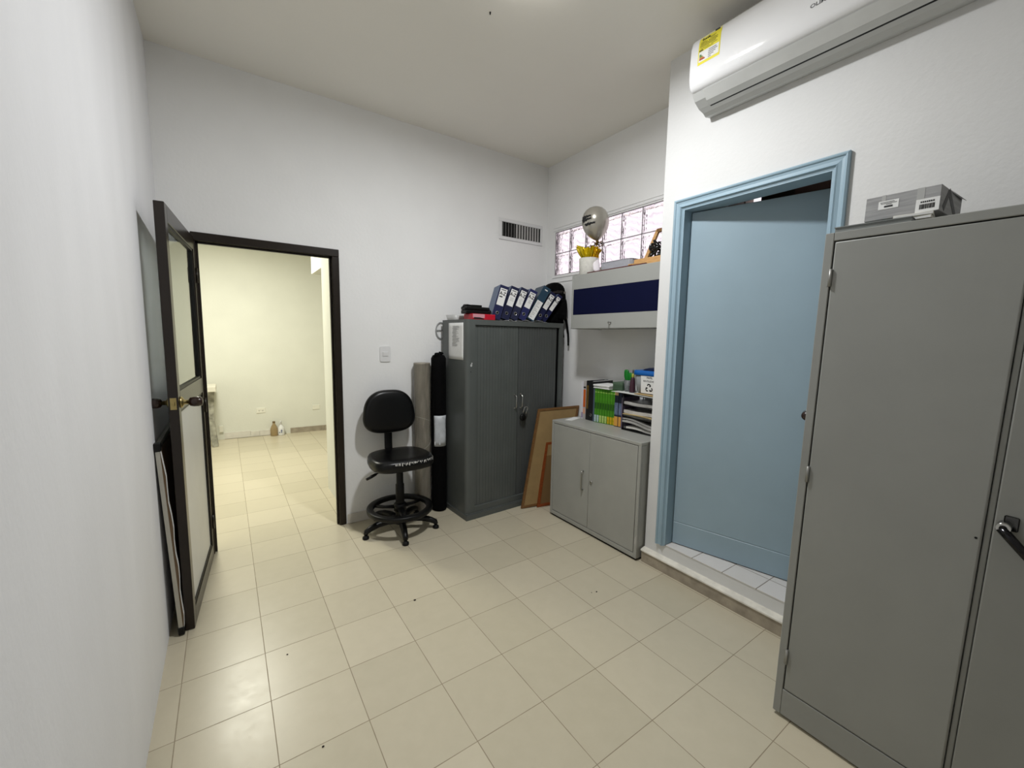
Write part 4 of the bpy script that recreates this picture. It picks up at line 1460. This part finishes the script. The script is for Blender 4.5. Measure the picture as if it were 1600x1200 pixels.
book(0.630, 0.012, 2.884, 0.21, 0.250, mat('purple_grey_spine', (112, 100, 122), 0.5), 'thin purple grey book leaning by the paper tray', GB)

# papers on the green books
for k, (dx, a, th, lbl) in enumerate(((0.0, 2, 0.010, 'lowest white paper stack lying on the green books'), (0.008, -3, 0.010, 'middle white paper stack lying on the green books'), (-0.004, 4, 0.012, 'topmost white paper stack lying on the green books'))):
    M_ = Matrix.Translation((2.965 + dx, 0.845, ZQ + 0.2995 + 0.0105 * k)) @ Matrix.Rotation(math.radians(a), 4, 'Z')
    tag(make('paper_stack', B().use(M_).box(-0.098, 0.10, -0.086, 0.090, 0, th - 0.0005, 0.001), PAPER), lbl, 'paper stack', 'papers on the green books')
t = thing('box', 'small dark green patterned box on the green books', 'box', (2.97, 0.694, ZQ + 0.30))
b = B()
b.box(2.90, 3.04, 0.643, 0.745, ZQ + 0.301, ZQ + 0.366, 0.002)
make('box_body', b, mat('green_pattern_card', (64, 86, 66), 0.5, var=0.3, nscale=8, stretch=(1, 1, 14)), t)
make('lid_edge', B().box(2.899, 3.041, 0.642, 0.746, ZQ + 0.350, ZQ + 0.3675, 0.001), mat('green_lid', (82, 104, 84), 0.5), t)

# paper tray
TX0, TX1, TY0, TY1 = 2.842, 3.10, 0.215, 0.585
t = thing('letter_tray', 'black wire letter tray tower at the right end of the low cabinet', 'tray', (TX0, TY0, ZQ))
b = B()
for x in (TX0 + 0.004, TX1 - 0.004):
    for y in (TY0 + 0.004, TY1 - 0.004):
        b.cyl((x, y, ZQ), (x, y, ZQ + 0.292), 0.004, n=8)
for y in (TY1 - 0.018, TY1 - 0.034):
    b.cyl((TX0 + 0.004, y, ZQ), (TX0 + 0.004, y, ZQ + 0.10), 0.004, n=8)
make('post', b, BLACK, t)
for k, z in enumerate((0.006, 0.105, 0.20, 0.285)):
    b = B()
    b.box(TX0, TX1, TY0, TY1, ZQ + z, ZQ + z + 0.002)
    b.tube([(TX0, TY0, ZQ + z + 0.004), (TX1, TY0, ZQ + z + 0.004), (TX1, TY1, ZQ + z + 0.004), (TX0, TY1, ZQ + z + 0.004)], 0.0032, 6, loop=True)
    make('shelf', b, BLACK, t)
GPM = [mat('magazine_%d' % k, c, 0.3, var=0.25, nscale=7) for k, c in enumerate(((196, 192, 186), (150, 148, 144), (126, 126, 124), (172, 170, 166), (206, 204, 198), (190, 168, 120)))]
# (z at left, z at right, sag, thickness, material, label)
MAG = [(0.012, 0.012, 0.004, 0.014, 4, 'white magazine lying lowest in the black letter tray'),
       (0.062, 0.030, 0.014, 0.016, 3, 'grey magazine curling above the lowest one in the letter tray'),
       (0.086, 0.052, 0.010, 0.010, 1, 'rolled grey paper bundle in the lower letter tray'),
       (0.108, 0.110, 0.0, 0.016, 2, 'dark grey paper pile on the second tray shelf'),
       (0.126, 0.128, 0.0, 0.006, 5, 'tan envelope edge on the second tray shelf'),
       (0.134, 0.136, 0.0, 0.024, 0, 'pale grey paper heap below the upper tray shelf'),
       (0.204, 0.204, 0.0, 0.020, 3, 'grey paper pile on the upper tray shelf')]
for k, (zl, zr_, sag, th, mi, lbl) in enumerate(MAG):
    rr = random.Random(70 + k)
    x0 = TX0 + 0.008 - (0.012 if k in (1, 2, 4) else 0)
    ph = rr.random() * 6
    b = B()

    def fn(u, v, zl=zl, zr_=zr_, sag=sag, th=th, x0=x0, ph=ph):
        y = TY1 - 0.010 - (0.350) * u
        z = zl + (zr_ - zl) * u + 0.0025 * math.sin(u * 7 + ph) + sag * (math.sin(PI * min(1, u * 1.5)) - 0.3) * (1 - v * 0.5)
        return (x0 + 0.225 * v, y, ZQ + z + th + 0.004)
    b.sheet(16, 4, fn, th)
    tag(make('magazine' if k != 4 else 'envelope', b, GPM[mi]), lbl, 'papers', 'papers stuffed in the letter tray')
# on the tray
ZS = ZQ + 0.2925
t = make('folder', B().sheet(10, 6, lambda u, v: (2.825 + 0.245 * v, 0.690 - 0.44 * u, ZS + 0.008 + 0.002 * math.sin(u * 5) - 0.004 * u + 0.002 * v), 0.003), mat('pale_folder', (206, 208, 204), 0.5, var=0.05))
tag(t, 'pale paper folder lying across the top of the letter tray', 'folder')
t = make('envelope', B().sheet(8, 4, lambda u, v: (2.835 + 0.225 * v, 0.47 - 0.24 * u, ZS + 0.015 + 0.001 * math.sin(u * 6)), 0.005), mat('tan_envelope', (176, 150, 104), 0.6, var=0.1))
tag(t, 'tan envelope under the blue lidded container', 'envelope')
t = thing('cup', 'clear plastic cup holding a green tool on top of the letter tray', 'cup', (2.925, 0.606, ZS + 0.011))
b = B()
b.lathe([(0.002, 0.0), (0.026, 0.0), (0.034, 0.092), (0.0325, 0.092), (0.0245, 0.003), (0.002, 0.003)], 24, (2.925, 0.606, ZS + 0.0115))
make('cup_wall', b, CLEAR, t)
t = thing('scissors', 'green handled tool sticking up from the clear cup', 'tool', (2.925, 0.606, ZS + 0.016))
GRN = mat('bright_green_plastic', (14, 116, 34), 0.35)
for dy, dz, nm in ((0.018, 0.022, 'handle'), (-0.020, 0.0, 'handle')):
    b = B()
    b.ring_loft([[(2.925 + x * s, 0.608 + dy * q + y * s, ZS + z) for x, y in superell(0.011, 0.021, 2.6, 18)] for s, z, q in ((0.35, 0.075, 0.2), (0.75, 0.100, 0.8), (1.0, 0.120 + dz * .5, 1.0), (1.05, 0.140 + dz, 1.05), (0.95, 0.156 + dz, 1.05), (0.5, 0.163 + dz, 1.05))])
    make(nm, b, GRN, t)
make('blade', B().cyl((2.925, 0.606, ZS + 0.018), (2.925, 0.606, ZS + 0.080), 0.008, 0.010, 12), STEEL, t)
t = thing('bottle', 'small dark plum bottle with yellow neck beside the blue lidded container', 'bottle', (2.90, 0.541, ZS + 0.011))
b = B()
b.lathe([(0.024, 0.0), (0.0245, 0.01), (0.021, 0.07), (0.015, 0.112), (0.010, 0.120)], 20, (2.90, 0.541, ZS + 0.0115))
make('bottle_body', b, mat('plum_plastic', (62, 34, 46), 0.3), t)
b = B()
b.lathe([(0.010, 0.119), (0.011, 0.122), (0.010, 0.142), (0.006, 0.150)], 16, (2.90, 0.541, ZS + 0.0115))
make('neck', b, mat('yellow_neck', (170, 172, 70), 0.4), t)
b = B()
b.lathe([(0.006, 0.148), (0.006, 0.172), (0.008, 0.174), (0.008, 0.182), (0.002, 0.184)], 14, (2.90, 0.541, ZS + 0.0115))
make('cap', b, mat('grey_cap', (120, 120, 112), 0.4), t)
t = thing('storage_container', 'clear container with blue lid and recycling sign on the letter tray', 'container', (2.96, 0.35, ZS + 0.018))
ZC0 = ZS + 0.0215
b = B()
CX_, CY_ = 2.965, 0.366
outs = [(superell(0.088, 0.128, 7, 36, CX_, CY_), ZC0), (superell(0.098, 0.143, 7, 36, CX_, CY_), ZC0 + 0.138), (superell(0.095, 0.140, 7, 36, CX_, CY_), ZC0 + 0.138), (superell(0.085, 0.125, 7, 36, CX_, CY_), ZC0 + 0.003)]
b.ring_loft([[(x, y, z) for x, y in o] for o, z in outs])
make('container_body', b, mat('grey_clear_plastic', (196, 200, 202), 0.2, trans=0.55), t)
b = B()
b.ring_loft([[(x, y, z) for x, y in superell(0.098 * s + 0.006, 0.143 * s + 0.008, 7, 36, CX_, CY_)] for s, z in ((1.0, ZC0 + 0.136), (1.02, ZC0 + 0.138), (1.02, ZC0 + 0.168), (0.98, ZC0 + 0.172))])
make('lid', b, mat('blue_plastic', (16, 96, 176), 0.35), t)
b = B()
b.ring_loft([[(x, y, z) for x, y in superell(0.085 * s, 0.120 * s, 3, 36, CX_ + 0.01, CY_ - 0.01)] for s, z in ((1.0, ZC0 + 0.172), (0.9, ZC0 + 0.182), (0.6, ZC0 + 0.192), (0.1, ZC0 + 0.197))])
make('lid_dome', b, mat('dark_blue_plastic', (10, 26, 62), 0.3), t)
lx = CX_ - 0.0955
LBM = frame_M((lx, 0.356, ZC0 + 0.068), (0, -1, 0), (-0.07, 0, 1))
lb = make('sign_paper', B().use(LBM).box(-0.080, 0.075, -0.068, 0.066, -0.0006, 0.0012), PAPER, t)
text('sign_line', 'PAPEL', 0.020, INK, LBM @ Matrix.Translation((0.0, 0.052, 0.0013)), lb, 0.0003, bold=0.0003)
text('sign_line', 'REUTILIZABLE', 0.0185, INK, LBM @ Matrix.Translation((0.0, 0.026, 0.0013)), lb, 0.0003, bold=0.0003)
b = B()
for k in range(3):
    A_ = LBM @ Matrix.Translation((-0.006, -0.026, 0.0013)) @ Matrix.Rotation(-2 * PI * k / 3, 4, 'Z')
    b.use(A_)
    for poly in ([(-0.018, 0.020), (-0.010, 0.034), (0.008, 0.034), (0.003, 0.026), (-0.004, 0.026), (-0.011, 0.015)],
                 [(0.003, 0.026), (0.008, 0.034), (0.016, 0.022), (0.020, 0.024), (0.014, 0.010), (0.000, 0.011), (0.005, 0.014)]):
        b.ring_loft([[(x, y, 0) for x, y in poly], [(x, y, 0.0005) for x, y in poly]], smooth=False)
make('recycling_symbol', b, INK, lb)

# ================================================================== WALL CABINET
HX, HY0, HY1, HZ0, HZ1 = 2.765, 0.205, 1.142, 1.685, 2.146
t = thing('wall_cabinet', 'grey wall cabinet with a navy band, mounted below the glass blocks', 'cabinet', (XA, 0.67, HZ0))
b = B()
b.box(HX + 0.004, XA, HY1 - 0.028, HY1, HZ0, HZ1, 0.002)
b.box(HX + 0.004, XA, HY0, HY0 + 0.02, HZ0, HZ1, 0.002)
b.box(HX + 0.022, XA, HY0 + 0.02, HY1 - 0.028, HZ0 + 0.004, HZ0 + 0.022)
b.box(HX + 0.022, XA, HY0 + 0.02, HY1 - 0.028, HZ1 - 0.018, HZ1)
make('carcass', b, GREYW, t)
fl = make('flap_door', B().box(HX, HX + 0.018, HY0 + 0.003, HY1 - 0.030, HZ0 + 0.002, HZ1 - 0.001, 0.002), GREYW, t)
make('navy_band', B().box(HX - 0.0012, HX + 0.0005, HY0 + 0.003, HY1 - 0.030, 1.806, 2.023), NAVY, fl)
b = B()
b.cyl((HX + 0.001, 0.680, 1.732), (HX - 0.008, 0.680, 1.732), 0.011, 0.010, 18)
lk = make('lock', b, CHROME, t)
b = B()
b.box(HX - 0.024, HX - 0.007, 0.679, 0.681, 1.729, 1.735)
b.cyl((HX - 0.022, 0.6785, 1.732), (HX - 0.022, 0.6815, 1.732), 0.008, n=14)
b.tube([(HX - 0.022, 0.681, 1.726), (HX - 0.014, 0.684, 1.706), (HX - 0.010, 0.685, 1.692)], 0.0016, 6)
make('key', b, STEEL, lk)

ZH = HZ1 + 0.0005
# gift pot with tissue, stick balloon
PX, PY = 2.885, 1.062
t = thing('gift_pot', 'white felt pot of gold tissue paper on the wall cabinet', 'pot', (PX, PY, ZH))
b = B()
b.lathe([(0.076, 0.0), (0.079, 0.004), (0.085, 0.145), (0.082, 0.147), (0.080, 0.143), (0.076, 0.010)], 32, (PX, PY, ZH))
make('pot', b, mat('white_felt', (206, 204, 196), 0.8, var=0.1, nscale=30, bump=0.3, bscale=60), t)
GOLD = mat('gold_foil', (206, 160, 20), 0.25, metal=0.75, var=0.35, nscale=14)
GOLDY = mat('yellow_tissue', (190, 166, 10), 0.4, metal=0.3, var=0.25, nscale=18)
rr = random.Random(8)
for k in range(9):
    a_ = 2 * PI * k / 9 + 0.3
    c_, s_ = math.cos(a_), math.sin(a_)
    ln = 0.066 + 0.060 * rr.random()
    b = B()
    base = Vector((PX + 0.045 * c_, PY + 0.045 * s_, ZH + 0.10))
    tip = Vector((PX + (0.085 + 0.02 * rr.random()) * c_, PY + (0.085 + 0.02 * rr.random()) * s_, ZH + 0.150 + ln * 0.95))
    tang = Vector((-s_, c_, 0))
    rows = []
    for q in range(6):
        u = q / 5
        c0 = base.lerp(tip, u) + Vector((c_, s_, 0)) * 0.010 * math.sin(u * 5 + k)
        wv = 0.022 + 0.026 * u
        row = [c0 + tang * (wv * (i / 4 - 1)) + Vector((c_, s_, 0.3)) * (0.010 * math.sin(i * 1.9 + k + u * 2)) for i in range(9)]
        rows.append(row + [p + Vector((c_, s_, 0)) * 0.0012 for p in reversed(row)])
    b.ring_loft(rows, smooth=False)
    make('tissue_paper', b, GOLDY if k in (2, 3, 4, 5) else GOLD, t)
b = B()
b.tube([(PX + 0.02, PY - 0.055, ZH + 0.15), (PX, PY - 0.085, ZH + 0.10), (PX - 0.01, PY - 0.105, ZH + 0.04), (PX, PY - 0.125, ZH + 0.012)], [0.022, 0.030, 0.030, 0.010], 10, flat=0.4)
make('white_ribbon', b, mat('white_tulle', (236, 230, 234), 0.7), t)
t = thing('balloon', 'silver balloon with black lettering rising from the gold tissue pot', 'balloon', (PX + 0.01, PY - 0.02, ZH + 0.16))
BC = Vector((PX - 0.005, PY - 0.066, ZH + 0.4415))
BR = 0.116
b = B()
prof = [(0.002, 1.06), (0.20, 1.045), (0.42, 0.98), (0.62, 0.87), (0.80, 0.69), (0.93, 0.44), (0.995, 0.15), (1.0, -0.05), (0.96, -0.32), (0.86, -0.60), (0.70, -0.85), (0.50, -1.06), (0.30, -1.22), (0.13, -1.32), (0.06, -1.36)]
BTM = Matrix.Translation(BC) @ Matrix.Rotation(math.radians(-6), 4, 'X') @ Matrix.Rotation(math.radians(-5), 4, 'Y')
b.use(BTM).lathe([(r_ * BR * 0.98, z * BR) for r_, z in prof], 36)
make('balloon_skin', b, mat('pearl_silver', (176, 172, 162), 0.22, metal=0.55, var=0.02), t)
b = B().use(BTM)
b.lathe([(0.05 * BR, -1.35 * BR), (0.09 * BR, -1.38 * BR), (0.14 * BR, -1.52 * BR), (0.10 * BR, -1.52 * BR)], 14)
make('knot', b, mat('brown_ribbon', (96, 78, 52), 0.5), t)
b = B()
kp = BTM @ Vector((0, 0, -1.5 * BR))
b.cyl(kp, (PX, PY, ZH + 0.02), 0.003, n=8)
make('stick', b, WHITEP, t)
b = B()
for k in range(5):
    a_ = 2 * PI * k / 5
    p0 = kp + Vector((0, 0, -0.01))
    p1 = p0 + Vector((0.040 * math.cos(a_), 0.040 * math.sin(a_), 0.018))
    p2 = p0 + Vector((0.062 * math.cos(a_), 0.062 * math.sin(a_), -0.012))
    p3 = p0 + Vector((0.030 * math.cos(a_), 0.030 * math.sin(a_), -0.020))
    b.tube([p0, p1, p2, p3, p0], [0.004, 0.010, 0.009, 0.008, 0.004], 8, flat=0.3)
make('bow', b, mat('bronze_ribbon', (120, 92, 30), 0.35, metal=0.5), t)
# black lettering flourish, laid on the skin on its left side


def on_balloon(az, el, out=0.0006):
    # ray from the balloon axis to the skin
    z = math.sin(el)
    best = 1.0
    tgt = z
    for (r0_, z0_), (r1_, z1_) in zip(prof[:-1], prof[1:]):
        if z1_ <= tgt <= z0_:
            best = r0_ + (r1_ - r0_) * (tgt - z0_) / (z1_ - z0_)
            break
    r_ = best * BR * 0.98 + out
    return BTM @ Vector((r_ * math.cos(az), r_ * math.sin(az), tgt * BR))


b = B()
rr = random.Random(2)
A0 = math.radians(182)
rows_ = [(0.26, 10, 0.26), (0.06, 9, 0.24), (-0.28, 9, 0.14)]
for el, n_, amp in rows_:
    for h_ in range(2):
        pts = []
        for k in range(n_ * 3):
            u = k / (n_ * 3 - 1)
            az = A0 + (u - 0.5) * 0.85 + (0.25 if el < 0 else 0)
            e_ = el + amp * 0.42 * math.sin(u * n_ * 2.4 + h_ * 1.7) * (0.6 + 0.4 * math.sin(u * 5 + h_))
            pts.append(on_balloon(az, e_))
        b.tube(pts, 0.0050 if el > 0 else 0.0065, 6)
make('black_lettering', b, INK, t)

# clear cake boxes and maroon folder beside the pot
t = make('folder', B().box(2.79, 3.02, 0.385, 0.985, ZH, ZH + 0.012, 0.002), mat('maroon_card', (84, 40, 40), 0.5))
tag(t, 'maroon folder lying under the clear boxes on the wall cabinet', 'folder')
t = thing('plastic_box', 'clear ribbed plastic food box on the maroon folder', 'box', (2.93, 0.74, ZH + 0.013))
b = B()
zz = ZH + 0.0125
outl = []
for k in range(96):
    a_ = 2 * PI * k / 96
    x, y = superell(0.085, 0.165, 6, 96, 2.925, 0.730)[k]
    f_ = 1 + 0.012 * (k % 2)
    outl.append((2.925 + (x - 2.925) * f_, 0.730 + (y - 0.730) * f_))
inn = [(2.925 + (x - 2.925) * 0.97, 0.730 + (y - 0.730) * 0.985) for x, y in outl]
b.ring_loft([[(2.925 + (x - 2.925) * .94, 0.73 + (y - .73) * .97, zz) for x, y in outl], [(x, y, zz + 0.062) for x, y in outl], [(x, y, zz + 0.062) for x, y in inn], [(2.925 + (x - 2.925) * .91, 0.73 + (y - .73) * .955, zz + 0.003) for x, y in outl]], smooth=False)
make('box_wall', b, mat('cloudy_clear_plastic', (222, 224, 230), 0.2, trans=0.6, ior=1.2), t)
b = B()
b.ring_loft([[(x, y, z) for x, y in superell(0.088 * s, 0.169 * s, 6, 48, 2.925, 0.730)] for s, z in ((1.0, zz + 0.063), (1.02, zz + 0.065), (0.9, zz + 0.070), (0.85, zz + 0.066))])
make('lid', b, mat('cloudy_clear_plastic', (222, 224, 230), 0.2), t)
# wooden easel with a black ornament
t = thing('display_easel', 'small pale wooden display easel at the right end of the wall cabinet', 'easel', (2.89, 0.43, ZH))
b = B()
b.box(2.80, 2.835, 0.225, 0.560, ZH, ZH + 0.024, 0.003)
b.box(2.80, 3.03, 0.515, 0.555, ZH + 0.0, ZH + 0.020, 0.003)
make('base', b, WOOD, t)
b = B()
EM = frame_M((2.845, 0.380, ZH + 0.024), (0, -1, 0), (0.14, 0, 1))
b.use(EM)
b.box(-0.150, 0.155, 0.0, 0.032, -0.014, 0.016, 0.003)
make('ledge', b, WOOD, t)
b = B().use(EM)
sl = 0.075 / 0.20
b.prism([(-0.085, 0.030), (-0.055, 0.030), (0.020, 0.240), (-0.006, 0.240)], 'z', -0.012, -0.030)
b.prism([(0.150, 0.030), (0.120, 0.030), (0.090, 0.240), (0.120, 0.240)], 'z', -0.012, -0.030)
make('leg', b, WOOD, t)
make('top_bar', B().use(EM).box(-0.004, 0.150, 0.218, 0.245, -0.034, -0.012, 0.003), WOODB, t)
t = thing('ornament', 'small black knotted ornament resting on the wooden easel ledge', 'ornament', (2.835, 0.375, ZH + 0.06))
b = B()
oc = EM @ Vector((0.030, 0.092, 0.002))
for k in range(5):
    a_ = 2 * PI * k / 5 + 0.4
    pts = []
    for q in range(14):
        u = 2 * PI * q / 14
        pts.append(oc + Vector((0.012 * math.sin(u), 0.034 * math.cos(a_) + 0.026 * math.cos(u), 0.030 * math.sin(a_) + 0.028 * math.sin(u + a_))))
    b.tube(pts, 0.0085, 8, loop=True)
b.tube([oc + Vector((-0.01, 0.055, 0.0)), oc + Vector((-0.012, 0.03, 0.012)), oc + Vector((-0.012, 0.0, -0.005)), oc + Vector((-0.012, -0.04, 0.01))], [0.006, 0.014, 0.016, 0.01], 10)
b.tube([oc + Vector((0.0, -0.02, -0.03)), oc + Vector((0.0, -0.03, -0.055)), oc + Vector((0, -0.02, -0.0595))], [0.012, 0.010, 0.010], 10)
make('knot', b, mat('black_enamel', (10, 10, 10), 0.2), t)

# ================================================================== WHITEBOARD BEHIND THE BROWN DOOR
t = thing('whiteboard', 'whiteboard with aluminium frame leaning on the left wall behind the brown door', 'whiteboard', (-0.05, 1.05, 0))
WB_U = Vector((-0.040, 0.0, 1.03)).normalized()
WB_N = Vector((WB_U.z, 0, -WB_U.x))
WBM = Matrix((Vector((0, 1, 0)), WB_U, WB_N)).transposed().to_4x4()
WBM.translation = Vector((-0.034, 1.045, 0.010))
WW, WHt = 0.84, 1.03
b = B().use(WBM)
fw = 0.018
b.box(0, fw, 0.02, WHt - 0.02, 0, 0.018)
b.box(WW - fw, WW, 0.02, WHt - 0.02, 0, 0.018)
b.box(0.02, WW - 0.02, WHt - fw, WHt, 0, 0.018)
b.box(0.02, WW - 0.02, 0, fw, 0, 0.018)
make('frame', b, ALU, t)
make('board_face', B().use(WBM).box(fw, WW - fw, fw, WHt - fw, 0.001, 0.004), WHITEP, t)
b = B().use(WBM)
rows = []
for k in range(15):
    v = 0.03 + (WHt - 0.06) * k / 14
    bulge = 0.004 + 0.007 * math.sin(PI * k / 14) ** 0.8 + 0.003 * math.sin(k * 1.7)
    rows.append([(0.004, v, 0.018), (0.004, v, 0.018 + bulge), (WW - 0.004, v, 0.018 + bulge * 0.3), (WW - 0.004, v, 0.018)])
b.ring_loft(rows, smooth=False)
bk = make('backing_board', b, mat('brown_backing', (104, 84, 62), 0.7, var=0.12), t)
bk['label'] = 'brown backing sheet'
b = B().use(WBM)
rows = []
for k in range(15):
    v = 0.03 + (WHt - 0.06) * k / 14
    bulge = 0.004 + 0.007 * math.sin(PI * k / 14) ** 0.8 + 0.003 * math.sin(k * 1.7) + 0.018
    rows.append([(0.002, v, bulge), (0.002, v, bulge + 0.0012), (0.03, v, bulge + 0.0012), (0.03, v, bulge)])
b.ring_loft(rows, smooth=False)
make('peeling_edge', b, PAPER, t)
for (u, v) in ((0.0, 0.0), (0.0, WHt), (WW, 0.0), (WW, WHt)):
    b = B().use(WBM)
    u0, u1 = (u - 0.006, u + 0.034) if u == 0 else (u - 0.034, u + 0.006)
    v0, v1 = (v - 0.006, v + 0.036) if v == 0 else (v - 0.036, v + 0.008)
    b.box(u0, u1, v0, v1, -0.004, 0.024, 0.005, 2)
    make('corner_cap', b, BLACK, t)

# ================================================================== NEXT ROOM
t = thing('table', 'worn pale table end seen past the door in the next room', 'table', (-0.25, 5.6, 0))
TBX = 0.088
b = B()
b.box(-0.75, TBX + 0.02, 5.34, 5.80, 0.795, 0.865, 0.004)
make('table_top', b, mat('pale_worn_laminate', (214, 210, 196), 0.5, var=0.08), t)
LEGM = mat('stained_grey_metal', (150, 148, 136), 0.6, var=0.45, nscale=16)
b = B()
rows = []
for k in range(10):
    v = k / 9
    z = 0.004 + 0.79 * v
    w_ = 0.10 + 0.05 * (abs(v - 0.55) * 1.7) ** 1.6
    xo = TBX - 0.02 + 0.030 * (abs(v - 0.55) * 1.8) ** 1.5
    rows.append([(xo - 0.07, 5.52 - w_ / 2, z), (xo, 5.52 - w_ / 2, z), (xo, 5.52 + w_ / 2, z), (xo - 0.07, 5.52 + w_ / 2, z)])
b.ring_loft(rows, smooth=False)
make('leg', b, LEGM, t)
b = B()
b.box(-0.72, -0.66, 5.40, 5.64, 0.0, 0.795, 0.004)
make('leg', b, LEGM, t)
make('apron', B().box(-0.66, TBX - 0.075, 5.44, 5.46, 0.66, 0.795), LEGM, t)
BX1, BX2 = 0.815, 0.912
t = thing('bottle', 'amber glass bottle on the floor by the far wall', 'bottle', (BX1, 5.81, 0))
b = B()
b.lathe([(0.002, 0.001), (0.050, 0.001), (0.054, 0.010), (0.055, 0.09), (0.050, 0.120), (0.036, 0.155), (0.020, 0.185), (0.017, 0.205)], 24, (BX1, 5.805, 0))
make('glass', b, mat('amber_glass', (196, 172, 128), 0.12, var=0.1, trans=0.5), t)
make('cap', B().lathe([(0.019, 0.203), (0.020, 0.205), (0.020, 0.228), (0.002, 0.230)], 18, (BX1, 5.805, 0)), mat('bronze_cap', (104, 82, 44), 0.4), t)
t = thing('bottle', 'white spray bottle with printed label beside the amber bottle', 'bottle', (BX2, 5.81, 0))
b = B()
b.lathe([(0.002, 0.001), (0.046, 0.001), (0.048, 0.010), (0.048, 0.10), (0.040, 0.130), (0.018, 0.155), (0.016, 0.175)], 24, (BX2, 5.800, 0))
make('bottle_body', b, WHITEP, t)
b = B()
b.lathe([(0.018, 0.173), (0.019, 0.195), (0.014, 0.215)], 18, (BX2, 5.800, 0))
b.tube([(BX2, 5.80, 0.212), (BX2 - 0.006, 5.775, 0.224), (BX2 - 0.010, 5.755, 0.222)], [0.013, 0.011, 0.008], 10)
make('spray_head', b, WHITEP, t)
b = B()
for k, (z, da, h_) in enumerate(((0.075, 26, 0.020), (0.050, 20, 0.016), (0.096, 14, 0.008))):
    for s_ in ((-1, 1) if k == 1 else (1,)):
        a0 = math.radians(-105 + s_ * 16 - da / 2)
        row = []
        for q in range(5):
            a_ = a0 + math.radians(da) * q / 4
            row.append((BX2 + 0.0486 * math.cos(a_), 5.80 + 0.0486 * math.sin(a_)))
        b.ring_loft([[(x, y, z - h_ / 2) for x, y in row] + [(BX2 + (x - BX2) * .985, 5.8 + (y - 5.8) * .985, z - h_ / 2) for x, y in row[::-1]],
                     [(x, y, z + h_ / 2) for x, y in row] + [(BX2 + (x - BX2) * .985, 5.8 + (y - 5.8) * .985, z + h_ / 2) for x, y in row[::-1]]])
make('printed_label', b, mat('blue_print', (96, 104, 140), 0.5), t)


def outlet(cx, cz, wd, ht, lbl, slots=True):
    y = bwy(cx)
    t_ = thing('power_outlet', lbl, 'outlet', (cx, y, cz))
    bb = B()
    bb.box(cx - wd / 2, cx + wd / 2, y - 0.009, y + 0.004, cz - ht / 2, cz + ht / 2, 0.003)
    make('plate', bb, mat('cream_plastic', (230, 228, 216), 0.4), t_)
    bb = B()
    if slots:
        for dx in (-0.022, 0.022):
            for q in (-0.007, 0.007):
                bb.box(cx + dx + q - 0.0025, cx + dx + q + 0.0025, y - 0.0098, y - 0.008, cz - 0.007, cz + 0.007)
            bb.cyl((cx + dx, y - 0.0098, cz - 0.013), (cx + dx, y - 0.008, cz - 0.013), 0.003, n=10)
        make('socket_slots', bb, mat('slot_grey', (110, 108, 96), 0.6), t_)
    return t_


outlet(0.655, 0.405, 0.125, 0.080, 'cream double power outlet low on the far wall of the next room')
outlet(1.44, 0.40, 0.115, 0.075, 'blank cream wall plate near the pier in the next room', False)
t = make('plug_adapter', B().box(0.105, 0.155, bwy(0.13) - 0.03, bwy(0.13) - 0.001, 0.115, 0.215, 0.004), mat('cream_plastic', (230, 228, 216), 0.4))
tag(t, 'small cream plug block low beside the table leg', 'plug')

# ================================================================== FLOOR SPECKS
for k, (x, y, s_, lbl) in enumerate(((1.115, 0.654, 0.008, 'dark crumb on the floor tiles in front of the chair'), (2.109, 0.104, 0.006, 'dark crumb on the floor tile before the low cabinet'),
                                     (0.478, -0.015, 0.005, 'tiny dark crumb on the floor tile nearest the viewer'), (0.421, 0.590, 0.0045, 'tiny dark crumb by the open brown door'),
                                     (2.075, 0.115, 0.0035, 'very small crumb next to the crumb before the low cabinet'))):
    b = B()
    b.sphere((x, y, 0.0022), s_, 10, 6, (1, 0.7, 0.4))
    tag(make('floor_crumb', b, mat('crumb', (40, 32, 26), 0.8)), lbl, 'crumb', 'crumbs on the floor')
